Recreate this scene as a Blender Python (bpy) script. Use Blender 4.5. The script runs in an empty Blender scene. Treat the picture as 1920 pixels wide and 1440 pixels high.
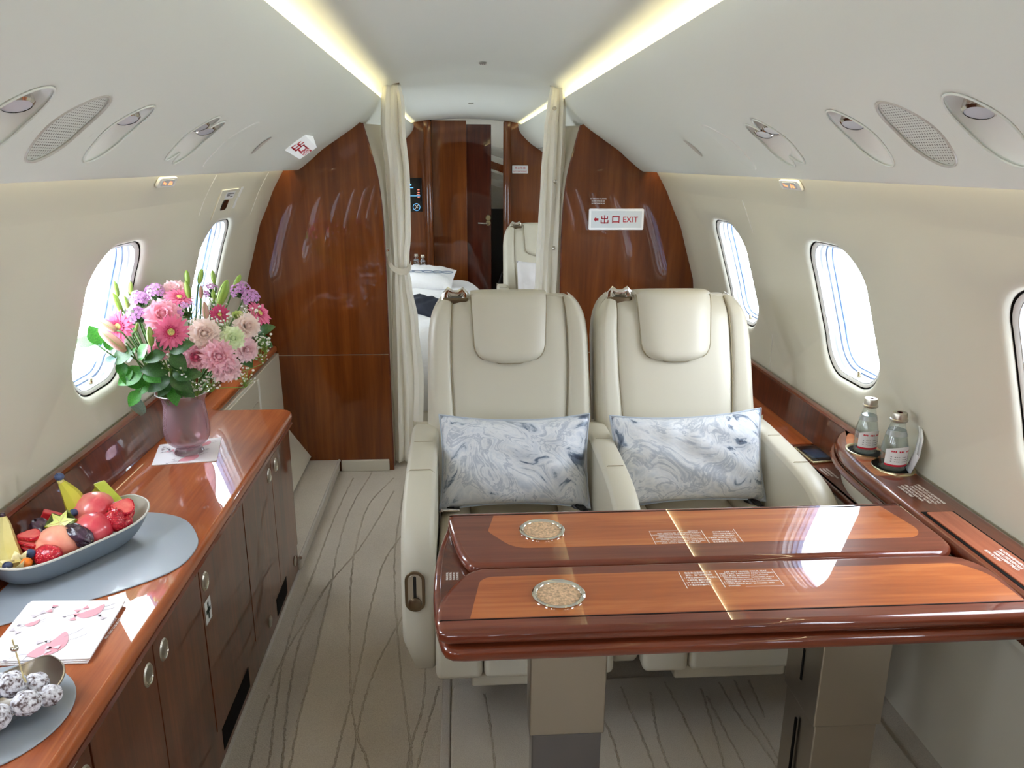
import bpy, bmesh, math, random
from mathutils import Vector, Matrix, Quaternion
random.seed(7)
SC = bpy.context.scene
COL = SC.collection
PI = math.pi

# ------------------------------------------------------------------ camera
F_PX, PITCH, YAW, ROLL = 1442.0, math.radians(16.036), math.radians(3.896), math.radians(0.3)
CAM_POS = Vector((-0.06, 0.0, 1.38))
cd = bpy.data.cameras.new('camera'); cam = bpy.data.objects.new('camera', cd); COL.objects.link(cam)
cd.sensor_width = 36.0; cd.lens = 36.0 * F_PX / 1920.0; cd.clip_start = 0.02; cd.clip_end = 200
r0 = Vector((math.cos(YAW), -math.sin(YAW), 0))
fw = Vector((math.sin(YAW)*math.cos(PITCH), math.cos(YAW)*math.cos(PITCH), -math.sin(PITCH)))
u0 = Vector((math.sin(YAW)*math.sin(PITCH), math.cos(YAW)*math.sin(PITCH), math.cos(PITCH)))
rr = r0*math.cos(ROLL) + u0*math.sin(ROLL); uu = -r0*math.sin(ROLL) + u0*math.cos(ROLL)
cam.matrix_world = Matrix(((rr.x, uu.x, -fw.x, CAM_POS.x), (rr.y, uu.y, -fw.y, CAM_POS.y), (rr.z, uu.z, -fw.z, CAM_POS.z), (0, 0, 0, 1)))
SC.camera = cam

# ------------------------------------------------------------------ world and exposure
W = bpy.data.worlds.new('World'); SC.world = W; W.use_nodes = True
bg = W.node_tree.nodes['Background']
bg.inputs[0].default_value = (0.90, 0.96, 1.0, 1); bg.inputs[1].default_value = 12.0
SC.view_settings.view_transform = 'Standard'; SC.view_settings.look = 'None'
SC.view_settings.gamma = 1.0; SC.view_settings.use_curve_mapping = False
SC.view_settings.exposure = 0.66
SC.cycles.max_bounces = 10; SC.cycles.diffuse_bounces = 6; SC.cycles.glossy_bounces = 4
SC.cycles.transparent_max_bounces = 16; SC.cycles.transmission_bounces = 6
SC.cycles.caustics_reflective = False; SC.cycles.caustics_refractive = False
SC.cycles.sample_clamp_indirect = 6.0

def area(name, loc, rot, sx, sy, power, col, portal=False):
    l = bpy.data.lights.new(name, 'AREA'); l.shape = 'RECTANGLE'; l.size = sx; l.size_y = sy
    l.energy = power; l.color = col
    if portal: l.cycles.is_portal = True
    o = bpy.data.objects.new(name, l); COL.objects.link(o); o.location = loc; o.rotation_euler = rot
    return o
COVE_UP, COVE_WASH = 8.0, 4.5
# LED strips: behind the upper edge of both overhead panels (shining up), behind their lower lips (down the sidewalls)
for sgn in (-1, 1):
    area('cove_strip', (sgn*0.435, 1.75, 1.615), (PI, sgn*0.35, 0), 0.02, 8.6, COVE_UP, (1.0, 0.83, 0.42))
    area('wash_strip', (sgn*0.766, 1.75, 1.378), (0, sgn*-0.35, 0), 0.012, 8.6, COVE_WASH, (1.0, 0.86, 0.55))

# ------------------------------------------------------------------ helpers
def lin(c):
    return tuple((x/12.92 if x <= 0.04045 else ((x+0.055)/1.055)**2.4) for x in (v/255.0 for v in c))
def empty(name, loc=(0, 0, 0), rz=0.0, q=None):
    o = bpy.data.objects.new(name, None); o.empty_display_size = 0.05; COL.objects.link(o); o.location = loc
    if q is not None: o.rotation_mode = 'QUATERNION'; o.rotation_quaternion = q
    else: o.rotation_euler = (0, 0, rz)
    return o
def tag(o, label, cat, group=None):
    o['label'] = label; o['category'] = cat
    if group: o['group'] = group
    return o
def struct(o, label=None):
    o['kind'] = 'structure'
    if label: o['label'] = label
    return o
def copy_tree(o, parent=None):
    c = o.copy(); COL.objects.link(c)
    if parent is not None:
        inv = o.matrix_parent_inverse.copy(); c.parent = parent; c.matrix_parent_inverse = inv
    for ch in o.children: copy_tree(ch, c)
    return c

class MB:
    def __init__(s): s.v = []; s.f = []
    def add(s, V, Fc):
        n = len(s.v); s.v += [tuple(p) for p in V]; s.f += [tuple(i+n for i in q) for q in Fc]; return s
    def box(s, x0, x1, y0, y1, z0, z1):
        return s.add([(x0,y0,z0),(x1,y0,z0),(x1,y1,z0),(x0,y1,z0),(x0,y0,z1),(x1,y0,z1),(x1,y1,z1),(x0,y1,z1)],
                     [(0,3,2,1),(4,5,6,7),(0,1,5,4),(1,2,6,5),(2,3,7,6),(3,0,4,7)])
    def prism(s, poly, ax, a, b, caps=True):
        def P(p, t): return {'x': (t, p[0], p[1]), 'y': (p[0], t, p[1]), 'z': (p[0], p[1], t)}[ax]
        n = len(poly); V = [P(p, a) for p in poly] + [P(p, b) for p in poly]
        Fc = [(i, (i+1) % n, n+(i+1) % n, n+i) for i in range(n)]
        if caps: Fc += [tuple(range(n-1, -1, -1)), tuple(range(n, 2*n))]
        return s.add(V, Fc)
    def grid(s, rows, cu=False, cv=False):
        R, K = len(rows), len(rows[0]); V = [p for r in rows for p in r]; Fc = []
        for i in range(R if cv else R-1):
            for j in range(K if cu else K-1):
                a = i*K+j; b = i*K+(j+1) % K; c = ((i+1) % R)*K+(j+1) % K; d = ((i+1) % R)*K+j
                Fc.append((a, b, c, d))
        return s.add(V, Fc)
    def tube(s, pts, r, n=8, caps=True, closed=False, flat=1.0):
        P = [Vector(p) for p in pts]; R = r if isinstance(r, (list, tuple)) else [r]*len(P)
        rows = []; up = None
        for i, p in enumerate(P):
            if closed: t = P[(i+1) % len(P)] - P[i-1]
            else: t = P[min(i+1, len(P)-1)] - P[max(i-1, 0)]
            t = t.normalized() if t.length > 1e-9 else Vector((0, 0, 1))
            if up is None: up = Vector((0, 0, 1)) if abs(t.z) < 0.9 else Vector((1, 0, 0))
            a = t.cross(up); a = a.normalized() if a.length > 1e-6 else t.orthogonal().normalized()
            b = a.cross(t); up = b
            rows.append([tuple(p + a*math.cos(2*PI*k/n)*R[i] + b*math.sin(2*PI*k/n)*R[i]*flat) for k in range(n)])
        base = len(s.v); s.grid(rows, cu=True, cv=closed)
        if caps and not closed:
            s.f.append(tuple(base+k for k in range(n-1, -1, -1))); L = base+(len(rows)-1)*n
            s.f.append(tuple(L+k for k in range(n)))
        return s
    def lathe(s, prof, n=24, c=(0, 0, 0)):
        rows = []
        for r, z in prof: rows.append([(c[0]+r*math.cos(2*PI*k/n), c[1]+r*math.sin(2*PI*k/n), c[2]+z) for k in range(n)])
        base = len(s.v); s.grid(rows, cu=True)
        if prof[0][0] > 1e-6: s.f.append(tuple(base+k for k in range(n-1, -1, -1)))
        if prof[-1][0] > 1e-6: s.f.append(tuple(base+(len(rows)-1)*n+k for k in range(n)))
        return s
    def ell(s, c, r, n=16, m=10, fn=None):
        rows = []
        for i in range(m+1):
            a = -PI/2 + PI*i/m; row = []
            for k in range(n):
                b = 2*PI*k/n; d = Vector((math.cos(a)*math.cos(b), math.cos(a)*math.sin(b), math.sin(a)))
                w = fn(d) if fn else 1.0
                row.append((c[0]+d.x*r[0]*w, c[1]+d.y*r[1]*w, c[2]+d.z*r[2]*w))
            rows.append(row)
        return s.grid(rows, cu=True)
    def xf(s, M): s.v = [tuple(M @ Vector(p)) for p in s.v]; return s
    def mesh(s, name, ang=38, smooth=True, merge=1e-6):
        me = bpy.data.meshes.new(name); me.from_pydata(s.v, [], s.f)
        bm = bmesh.new(); bm.from_mesh(me)
        bmesh.ops.remove_doubles(bm, verts=bm.verts, dist=merge)
        bmesh.ops.recalc_face_normals(bm, faces=bm.faces)
        bm.to_mesh(me); bm.free()
        if smooth:
            me.polygons.foreach_set('use_smooth', [True]*len(me.polygons)); me.set_sharp_from_angle(angle=math.radians(ang))
            me.polygons.foreach_set('use_smooth', [p.loop_total <= 6 for p in me.polygons]); me.update()
        return me
    def build(s, name, mat, parent=None, bevel=0.0, seg=2, world=True, ang=38, smooth=True, thick=0.0):
        """world=True: coordinates are world ones; a top-level mesh gets its origin at its own base centre"""
        off = Vector((0, 0, 0))
        if parent is None and s.v:
            xs, ys, zs = zip(*s.v)
            off = Vector(((min(xs)+max(xs))/2, (min(ys)+max(ys))/2, min(zs)))
            s.v = [(x-off.x, y-off.y, z-off.z) for x, y, z in s.v]
        o = bpy.data.objects.new(name, s.mesh(name, ang, smooth)); COL.objects.link(o)
        if mat is not None: o.data.materials.append(mat)
        if parent is None: o.location = off
        else:
            o.parent = parent
            if world: o.matrix_parent_inverse = pinv(parent)
        if thick:
            m = o.modifiers.new('thickness', 'SOLIDIFY'); m.thickness = thick; m.offset = 0
        if bevel:
            m = o.modifiers.new('bevel', 'BEVEL'); m.width = bevel; m.segments = seg; m.limit_method = 'ANGLE'; m.angle_limit = math.radians(40)
            m.harden_normals = True
        return o
def wmat(o):
    m = o.matrix_basis
    return wmat(o.parent) @ o.matrix_parent_inverse @ m if o.parent else m
def pinv(o): return wmat(o).inverted()
def share(name, data, parent, M):
    o = bpy.data.objects.new(name, data); COL.objects.link(o); o.parent = parent; o.matrix_basis = M
    return o
def rrect(w, h, r, n=6, cx=0, cy=0):
    out = []
    for sx, sy, a0 in ((1, 1, 0), (-1, 1, 90), (-1, -1, 180), (1, -1, 270)):
        for k in range(n+1):
            a = math.radians(a0+90*k/n); out.append((cx+sx*(w/2-r)+r*math.cos(a), cy+sy*(h/2-r)+r*math.sin(a)))
    return out
def roundpoly(P, r, n=5):
    """round every corner of a polygon; r one radius or one per corner"""
    out = []; N = len(P)
    for i in range(N):
        p = Vector(P[i]); a = (Vector(P[i-1])-p); b = (Vector(P[(i+1) % N])-p); rad = r[i] if isinstance(r, (list, tuple)) else r
        ra = min(rad, a.length*0.49, b.length*0.49)
        A = p+a.normalized()*ra; B = p+b.normalized()*ra
        if ra < 1e-4: out.append(tuple(p)); continue
        for k in range(n+1):
            t = k/n; out.append(tuple(A*(1-t)**2 + p*2*t*(1-t) + B*t*t))
    return out
def crom(P, n=6, closed=False):
    P = [Vector(p) for p in P]; N = len(P); out = []
    for i in range(N if closed else N-1):
        if closed: a, b, c, d = P[i-1], P[i], P[(i+1) % N], P[(i+2) % N]
        else: a, b, c, d = P[max(i-1, 0)], P[i], P[i+1], P[min(i+2, N-1)]
        for k in range(n):
            t = k/n
            out.append(tuple(0.5*((2*b)+(c-a)*t+(2*a-5*b+4*c-d)*t*t+(3*b-a-3*c+d)*t**3)))
    if not closed: out.append(tuple(P[-1]))
    return out
def slab(poly, z0, z1, edge=0.004, ax='z', seg=3):
    """flat plate with rounded-over rims (a bull-nosed board)"""
    m = MB(); n = len(poly); c = Vector((sum(p[0] for p in poly)/n, sum(p[1] for p in poly)/n))
    ar = sum(poly[i][0]*poly[(i+1) % n][1]-poly[(i+1) % n][0]*poly[i][1] for i in range(n)); sg = 1 if ar > 0 else -1
    nor = []
    for i in range(n):
        t = Vector(poly[(i+1) % n])-Vector(poly[i-1]); t = t.normalized() if t.length > 1e-9 else Vector((1, 0)); nor.append(Vector((t.y, -t.x))*sg)
    def ring(ins, t):
        R = []
        for p, q in zip(poly, nor):
            w = Vector(p)-q*ins
            R.append({'z': (w.x, w.y, t), 'y': (w.x, t, w.y), 'x': (t, w.x, w.y)}[ax])
        return R
    e = min(edge, abs(z1-z0)/2); d = 1 if z1 > z0 else -1; rows = []
    for k in range(seg+1):
        a = PI/2*k/seg; rows.append(ring(e*(1-math.sin(a)), z0+d*e*(1-math.cos(a))))
    for k in range(seg+1):
        a = PI/2*k/seg; rows.append(ring(e*(1-math.cos(a)), z1-d*e*(1-math.sin(a))))
    m.grid(rows, cu=True); m.f.append(tuple(range(n-1, -1, -1))); L = (len(rows)-1)*n; m.f.append(tuple(L+k for k in range(n)))
    return m

# ------------------------------------------------------------------ materials
MATS = {}
def base_mat(name, col, rough=0.5, metal=0.0, coat=0.0, coat_rough=0.03, spec=0.5, sheen=0.0):
    m = bpy.data.materials.new(name); m.use_nodes = True; b = m.node_tree.nodes['Principled BSDF']
    b.inputs['Base Color'].default_value = (*lin(col), 1); b.inputs['Roughness'].default_value = rough
    b.inputs['Metallic'].default_value = metal; b.inputs['Coat Weight'].default_value = coat
    b.inputs['Coat Roughness'].default_value = coat_rough; b.inputs['Specular IOR Level'].default_value = spec
    b.inputs['Sheen Weight'].default_value = sheen
    MATS[name] = m; return m, m.node_tree.nodes, m.node_tree.links, b
def coords(nd, lk, scale=(1, 1, 1), rot=(0, 0, 0)):
    t = nd.new('ShaderNodeTexCoord'); mp = nd.new('ShaderNodeMapping'); mp.inputs['Scale'].default_value = scale; mp.inputs['Rotation'].default_value = rot
    lk.new(t.outputs['Object'], mp.inputs['Vector']); return mp.outputs['Vector']
def noise(nd, lk, vec, scale, detail=4, rough=0.55, dist=0.0):
    n = nd.new('ShaderNodeTexNoise'); n.inputs['Scale'].default_value = scale; n.inputs['Detail'].default_value = detail
    n.inputs['Roughness'].default_value = rough; n.inputs['Distortion'].default_value = dist
    if vec is not None: lk.new(vec, n.inputs['Vector'])
    return n.outputs['Fac']
def ramp(nd, lk, fac, stops):
    r = nd.new('ShaderNodeValToRGB'); el = r.color_ramp.elements
    while len(el) < len(stops): el.new(0.5)
    for e, (p, c) in zip(el, stops): e.position = p; e.color = (*lin(c), 1)
    lk.new(fac, r.inputs['Fac']); return r.outputs['Color']
def bump(nd, lk, b, h, strength=0.2, dist=0.002):
    n = nd.new('ShaderNodeBump'); n.inputs['Strength'].default_value = strength; n.inputs['Distance'].default_value = dist
    lk.new(h, n.inputs['Height']); lk.new(n.outputs['Normal'], b.inputs['Normal'])
def plain(name, col, rough=0.5, metal=0.0, coat=0.0, bscale=0, bstr=0.1, var=0.0, spec=0.5, sheen=0.0, bdist=0.002, vscale=6):
    m, nd, lk, b = base_mat(name, col, rough, metal, coat, spec=spec, sheen=sheen)
    v = coords(nd, lk)
    if var:
        k = noise(nd, lk, v, vscale, 5)
        lo = tuple(max(0, c*(1-var)) for c in col); hi = tuple(min(255, c*(1+var)) for c in col)
        lk.new(ramp(nd, lk, k, [(0.3, lo), (0.7, hi)]), b.inputs['Base Color'])
    if bscale: bump(nd, lk, b, noise(nd, lk, v, bscale, 3), bstr, bdist)
    return m
def wood(name, dark, mid, light, axis='x', coat=1.0, rough=0.35, scale=1.0):
    m, nd, lk, b = base_mat(name, mid, rough, 0, coat, 0.012, spec=0.12)
    st = {'x': (1.2, 14, 14), 'y': (14, 1.2, 14), 'z': (14, 14, 1.2)}[axis]
    v = coords(nd, lk, tuple(k*scale for k in st))
    n1 = noise(nd, lk, v, 1.6, 6, 0.6, 0.6)
    v2 = coords(nd, lk, tuple(k*scale*(9 if k > 2 else 3) for k in st))
    n2 = noise(nd, lk, v2, 1.0, 3, 0.6)
    mx = nd.new('ShaderNodeMath'); mx.operation = 'MULTIPLY_ADD'; mx.inputs[1].default_value = 0.28; lk.new(n2, mx.inputs[0]); 
    sc = nd.new('ShaderNodeMath'); sc.operation = 'MULTIPLY'; sc.inputs[1].default_value = 0.75; lk.new(n1, sc.inputs[0]); lk.new(sc.outputs[0], mx.inputs[2])
    lk.new(ramp(nd, lk, mx.outputs[0], [(0.32, dark), (0.52, mid), (0.72, light)]), b.inputs['Base Color'])
    return m
def emis(name, col, strength=1.0):
    m = bpy.data.materials.new(name); m.use_nodes = True; nd = m.node_tree.nodes; b = nd['Principled BSDF']
    b.inputs['Base Color'].default_value = (*lin(col), 1); b.inputs['Emission Color'].default_value = (*lin(col), 1); b.inputs['Emission Strength'].default_value = strength
    MATS[name] = m; return m
def thin_glass(name, tint=(255, 255, 255), refl=0.08, rough=0.02, body=0.0, body_col=(255, 255, 255)):
    """clear sheet: light passes straight through, a Fresnel share is mirrored; body adds a milky diffuse share"""
    m = bpy.data.materials.new(name); m.use_nodes = True; nd = m.node_tree.nodes; lk = m.node_tree.links
    nd.remove(nd['Principled BSDF']); out = nd['Material Output']
    tr = nd.new('ShaderNodeBsdfTransparent'); tr.inputs[0].default_value = (*lin(tint), 1)
    gl = nd.new('ShaderNodeBsdfGlossy'); gl.inputs['Roughness'].default_value = rough
    lw = nd.new('ShaderNodeLayerWeight'); lw.inputs['Blend'].default_value = 0.5
    pw = nd.new('ShaderNodeMath'); pw.operation = 'POWER'; pw.inputs[1].default_value = 5.0; lk.new(lw.outputs['Facing'], pw.inputs[0])
    mul = nd.new('ShaderNodeMath'); mul.operation = 'MULTIPLY_ADD'; mul.inputs[1].default_value = 0.9; mul.inputs[2].default_value = refl; mul.use_clamp = True; lk.new(pw.outputs[0], mul.inputs[0])
    mix = nd.new('ShaderNodeMixShader'); lk.new(mul.outputs[0], mix.inputs[0]); lk.new(gl.outputs[0], mix.inputs[2])
    if body:
        df = nd.new('ShaderNodeBsdfDiffuse'); df.inputs[0].default_value = (*lin(body_col), 1)
        m2 = nd.new('ShaderNodeMixShader'); m2.inputs[0].default_value = body; lk.new(tr.outputs[0], m2.inputs[1]); lk.new(df.outputs[0], m2.inputs[2]); lk.new(m2.outputs[0], mix.inputs[1])
    else: lk.new(tr.outputs[0], mix.inputs[1])
    lk.new(mix.outputs[0], out.inputs['Surface']); MATS[name] = m; return m

plain('wall_liner', (211, 208, 193), 0.6, bscale=700, bstr=0.05)
plain('bin_liner', (224, 227, 220), 0.55, bscale=700, bstr=0.05)
plain('ceiling_liner', (224, 227, 222), 0.6)
plain('white_plastic', (232, 231, 226), 0.4)
plain('sash_white', (112, 136, 176), 0.35)
plain('reveal_grey', (184, 187, 190), 0.4)
plain('grey_plastic', (190, 186, 178), 0.4)
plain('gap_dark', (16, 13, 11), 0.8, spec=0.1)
plain('leather', (199, 193, 177), 0.42, bscale=420, bstr=0.12, bdist=0.0006)
plain('leather_trim', (192, 185, 168), 0.45, bscale=420, bstr=0.1, bdist=0.0006)
plain('leather_seam', (150, 138, 112), 0.6)
plain('panel_leather', (205, 199, 184), 0.45, bscale=380, bstr=0.1, bdist=0.0006)
wood('wood_bulk', (80, 36, 10), (112, 56, 18), (138, 76, 30), 'z', scale=.6)
wood('wood_door', (52, 16, 8), (74, 26, 12), (96, 40, 20), 'z')
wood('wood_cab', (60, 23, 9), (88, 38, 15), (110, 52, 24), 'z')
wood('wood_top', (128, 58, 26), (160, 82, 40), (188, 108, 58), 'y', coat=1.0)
wood('wood_trim', (70, 28, 16), (98, 44, 24), (124, 62, 36), 'y')
wood('wood_table', (142, 70, 32), (172, 92, 44), (200, 122, 66), 'x')
wood('wood_lid', (120, 56, 34), (150, 78, 52), (172, 98, 68), 'y')
wood('wood_border', (84, 36, 22), (110, 52, 34), (134, 70, 48), 'x')
wood('wood_border_y', (84, 36, 22), (104, 48, 32), (124, 62, 44), 'y')
wood('wood_edge', (78, 30, 16), (104, 46, 26), (130, 64, 38), 'x')
plain('steel', (168, 160, 150), 0.28, metal=1.0, bscale=60, bstr=0.02)
plain('steel_mirror', (120, 118, 122), 0.12, metal=1.0)
plain('chrome', (225, 222, 215), 0.1, metal=1.0)
plain('satin', (196, 190, 178), 0.3, metal=1.0)
plain('brass', (200, 186, 150), 0.25, metal=1.0)
plain('bronze', (120, 104, 84), 0.3, metal=1.0)
plain('black', (14, 14, 16), 0.35)
plain('black_gloss', (10, 11, 14), 0.08)
plain('sign_white', (232, 234, 236), 0.35)
plain('sign_grey', (196, 202, 206), 0.4)
emis('sign_lit', (226, 230, 232), 0.22); emis('sign_lit_grey', (196, 203, 207), 0.22)
plain('ink_red', (196, 10, 44), 0.5)
plain('ink_white', (236, 228, 224), 0.5)
plain('ink_dark', (50, 50, 54), 0.6)
plain('ink_green', (16, 44, 34), 0.5)
plain('cork', (196, 164, 132), 0.85, var=0.22, vscale=220, bscale=300, bstr=0.4)
thin_glass('pane', (250, 252, 255), 0.05)
thin_glass('bottle_glass', (242, 247, 247), 0.07)
thin_glass('vase_glass', (226, 206, 213), 0.10, body=0.36, body_col=(206, 172, 184))
thin_glass('vase_lip', (200, 190, 196), .3, body=.5, body_col=(225, 215, 220))
def carpet(name, c1, c2):
    m, nd, lk, b = base_mat(name, c1, 0.95, spec=0.1, sheen=0.3)
    v = coords(nd, lk); n1 = noise(nd, lk, v, 3.0, 4); n2 = noise(nd, lk, v, 420, 2)
    mx = nd.new('ShaderNodeMath'); mx.operation = 'MULTIPLY_ADD'; mx.inputs[1].default_value = 0.55; lk.new(n2, mx.inputs[0])
    s2 = nd.new('ShaderNodeMath'); s2.operation = 'MULTIPLY'; s2.inputs[1].default_value = 0.45; lk.new(n1, s2.inputs[0]); lk.new(s2.outputs[0], mx.inputs[2])
    lk.new(ramp(nd, lk, mx.outputs[0], [(0.3, c1), (0.7, c2)]), b.inputs['Base Color'])
    bump(nd, lk, b, n2, 0.5, 0.004); return m
carpet('carpet', (170, 160, 145), (204, 194, 180))
carpet('carpet_groove', (112, 98, 80), (206, 194, 176))
carpet('carpet_band', (160, 152, 142), (190, 182, 172))

# ------------------------------------------------------------------ text
def text_mesh(body, size=0.01, bold=0.0, sx=1.0, align='LEFT', spacing=1.0):
    cu = bpy.data.curves.new('lettering', 'FONT'); cu.body = body; cu.size = size; cu.resolution_u = 2; cu.offset = bold
    cu.align_x = align; cu.space_character = spacing; cu.extrude = 0.0
    o = bpy.data.objects.new('lettering', cu); COL.objects.link(o)
    dg = bpy.context.evaluated_depsgraph_get(); me = bpy.data.meshes.new_from_object(o.evaluated_get(dg))
    bpy.data.objects.remove(o); bpy.data.curves.remove(cu)
    if sx != 1.0: me.transform(Matrix.Diagonal((sx, 1, 1, 1)))
    return me
def frame_mat(o, ex, ey):
    """matrix whose x axis runs along ex, y along ey, origin o"""
    ex = Vector(ex).normalized(); ez = ex.cross(Vector(ey)).normalized(); ey = ez.cross(ex)
    return Matrix(((ex.x, ey.x, ez.x, o[0]), (ex.y, ey.y, ez.y, o[1]), (ex.z, ey.z, ez.z, o[2]), (0, 0, 0, 1)))
def lettering(body, M, mat, parent, size, name='lettering', **k):
    me = text_mesh(body, size, **k); me.transform(M)
    o = bpy.data.objects.new(name, me); COL.objects.link(o); me.materials.clear(); me.materials.append(mat)
    if parent is not None: o.parent = parent; o.matrix_parent_inverse = pinv(parent)
    return o
def flat(polys, M, z=0.0):
    m = MB()
    for P in polys:
        n = len(P); m.add([tuple(M @ Vector((p[0], p[1], z))) for p in P], [tuple(range(n))])
    return m
def R4(x0, y0, x1, y1): return [(x0, y0), (x1, y0), (x1, y1), (x0, y1)]
# ================================================================== THE SHELL
WALL = [(.985, .50), (.987, .62), (.987, .75), (.983, .833), (.972, .915), (.946, 1.01), (.91, 1.105), (.867, 1.194), (.83, 1.275), (.787, 1.345),
        (.745, 1.42), (.69, 1.50), (.62, 1.59), (.54, 1.665), (.47, 1.70)]
BIN = [(.752, 1.385), (.754, 1.362), (.748, 1.351), (.735, 1.347), (.715, 1.354), (.66, 1.397), (.617, 1.433), (.55, 1.477), (.478, 1.526), (.425, 1.575), (.398, 1.610), (.388, 1.640), (.392, 1.648), (.402, 1.645)]
class Prof:
    def __init__(s, pts, side, n=5):
        P = [Vector((p[0]*side, p[1])) for p in crom(pts, n)]; s.P = P; s.S = [0.0]
        for a, b in zip(P[:-1], P[1:]): s.S.append(s.S[-1]+(b-a).length)
        s.L = s.S[-1]; s.side = side
    def at(s, t):
        t = min(max(t, 0), s.L)
        for i in range(len(s.P)-1):
            if t <= s.S[i+1] or i == len(s.P)-2:
                k = (t-s.S[i])/max(s.S[i+1]-s.S[i], 1e-9); p = s.P[i]*(1-k)+s.P[i+1]*k
                d = (s.P[min(i+2, len(s.P)-1)]-s.P[max(i-1, 0)]).normalized(); break
        nrm = Vector((d.y, -d.x))*s.side      # away from the cabin axis when profile runs upward on the right
        return p, nrm
    def pos(s, y, t, depth=0.0):
        p, n = s.at(t); q = p+n*depth; return (q.x, y, q.y)
    def s_of_z(s, z):
        for i in range(len(s.P)-1):
            z0, z1 = s.P[i].y, s.P[i+1].y
            if z0 <= z <= z1 and z1 > z0: return s.S[i]+(s.S[i+1]-s.S[i])*(z-z0)/(z1-z0)
        return s.L
WP = {1: Prof(WALL, 1), -1: Prof(WALL, -1)}
BP = {1: Prof(BIN, 1), -1: Prof(BIN, -1)}
def frame_rect(hole, c, y0, y1, s0, s1):
    """for every hole point the matching point on the cell's rectangle, along the ray from c"""
    out = []
    for p in hole:
        d = (p[0]-c[0], p[1]-c[1]); k = 1e9
        if d[0] > 1e-9: k = min(k, (y1-c[0])/d[0])
        if d[0] < -1e-9: k = min(k, (y0-c[0])/d[0])
        if d[1] > 1e-9: k = min(k, (s1-c[1])/d[1])
        if d[1] < -1e-9: k = min(k, (s0-c[1])/d[1])
        out.append((c[0]+d[0]*k, c[1]+d[1]*k))
    return out
def with_corners(hole, c, y0, y1, s0, s1):
    """add hole points in the directions of the cell corners so the rectangle keeps square corners"""
    extra = []
    for cy in (y0, y1):
        for cs in (s0, s1): extra.append(math.atan2(cs-c[1], cy-c[0]))
    H = sorted(((math.atan2(p[1]-c[1], p[0]-c[0]), p) for p in hole), key=lambda q: q[0]); n = len(H); res = list(H)
    for a in extra:
        for i in range(n):
            a0, p0 = H[i]; a1, p1 = H[(i+1) % n]
            if i == n-1: a1 += 2*PI
            aa = a if a >= a0 else a+2*PI
            if a0 <= aa <= a1:
                # intersection of ray with segment p0-p1
                d = (math.cos(a), math.sin(a)); e = (p1[0]-p0[0], p1[1]-p0[1]); den = d[0]*e[1]-d[1]*e[0]
                if abs(den) < 1e-12: break
                t = ((p0[0]-c[0])*e[1]-(p0[1]-c[1])*e[0])/den
                res.append((a, (c[0]+d[0]*t, c[1]+d[1]*t))); break
    res.sort(key=lambda q: q[0]); return [p for _, p in res]
def holed_cell(m, prof, hole, c, y0, y1, s0, s1, flare):
    """flare: list of (fraction of the way from the hole outwards in metres, depth); then rings out to the cell border"""
    H = with_corners(hole, c, y0, y1, s0, s1); Rr = frame_rect(H, c, y0, y1, s0, s1)
    rows = []
    for dist, dep in flare:
        row = []
        for p, q in zip(H, Rr):
            d = math.hypot(q[0]-p[0], q[1]-p[1]); k = min(dist/d, 0.6) if d > 1e-9 else 0
            row.append(prof.pos(p[0]+(q[0]-p[0])*k, p[1]+(q[1]-p[1])*k, dep))
        rows.append(row)
    last = flare[-1][0]
    for t in (0.25, 0.45, 0.65, 0.82, 1.0):
        row = []
        for p, q in zip(H, Rr):
            d = math.hypot(q[0]-p[0], q[1]-p[1]); k0 = min(last/d, 0.6) if d > 1e-9 else 0; k = k0+(1-k0)*t
            row.append(prof.pos(p[0]+(q[0]-p[0])*k, p[1]+(q[1]-p[1])*k, 0))
        rows.append(row)
    m.grid(rows, cu=True); return H
def plain_cell(m, prof, y0, y1, s0, s1, ns=14):
    m.grid([[prof.pos(y, s0+(s1-s0)*k/ns) for k in range(ns+1)] for y in (y0, (y0+y1)/2, y1)])

Y_FRONT, Y_BULK, Y_AFT = -2.6, 3.37, 6.05
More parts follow.
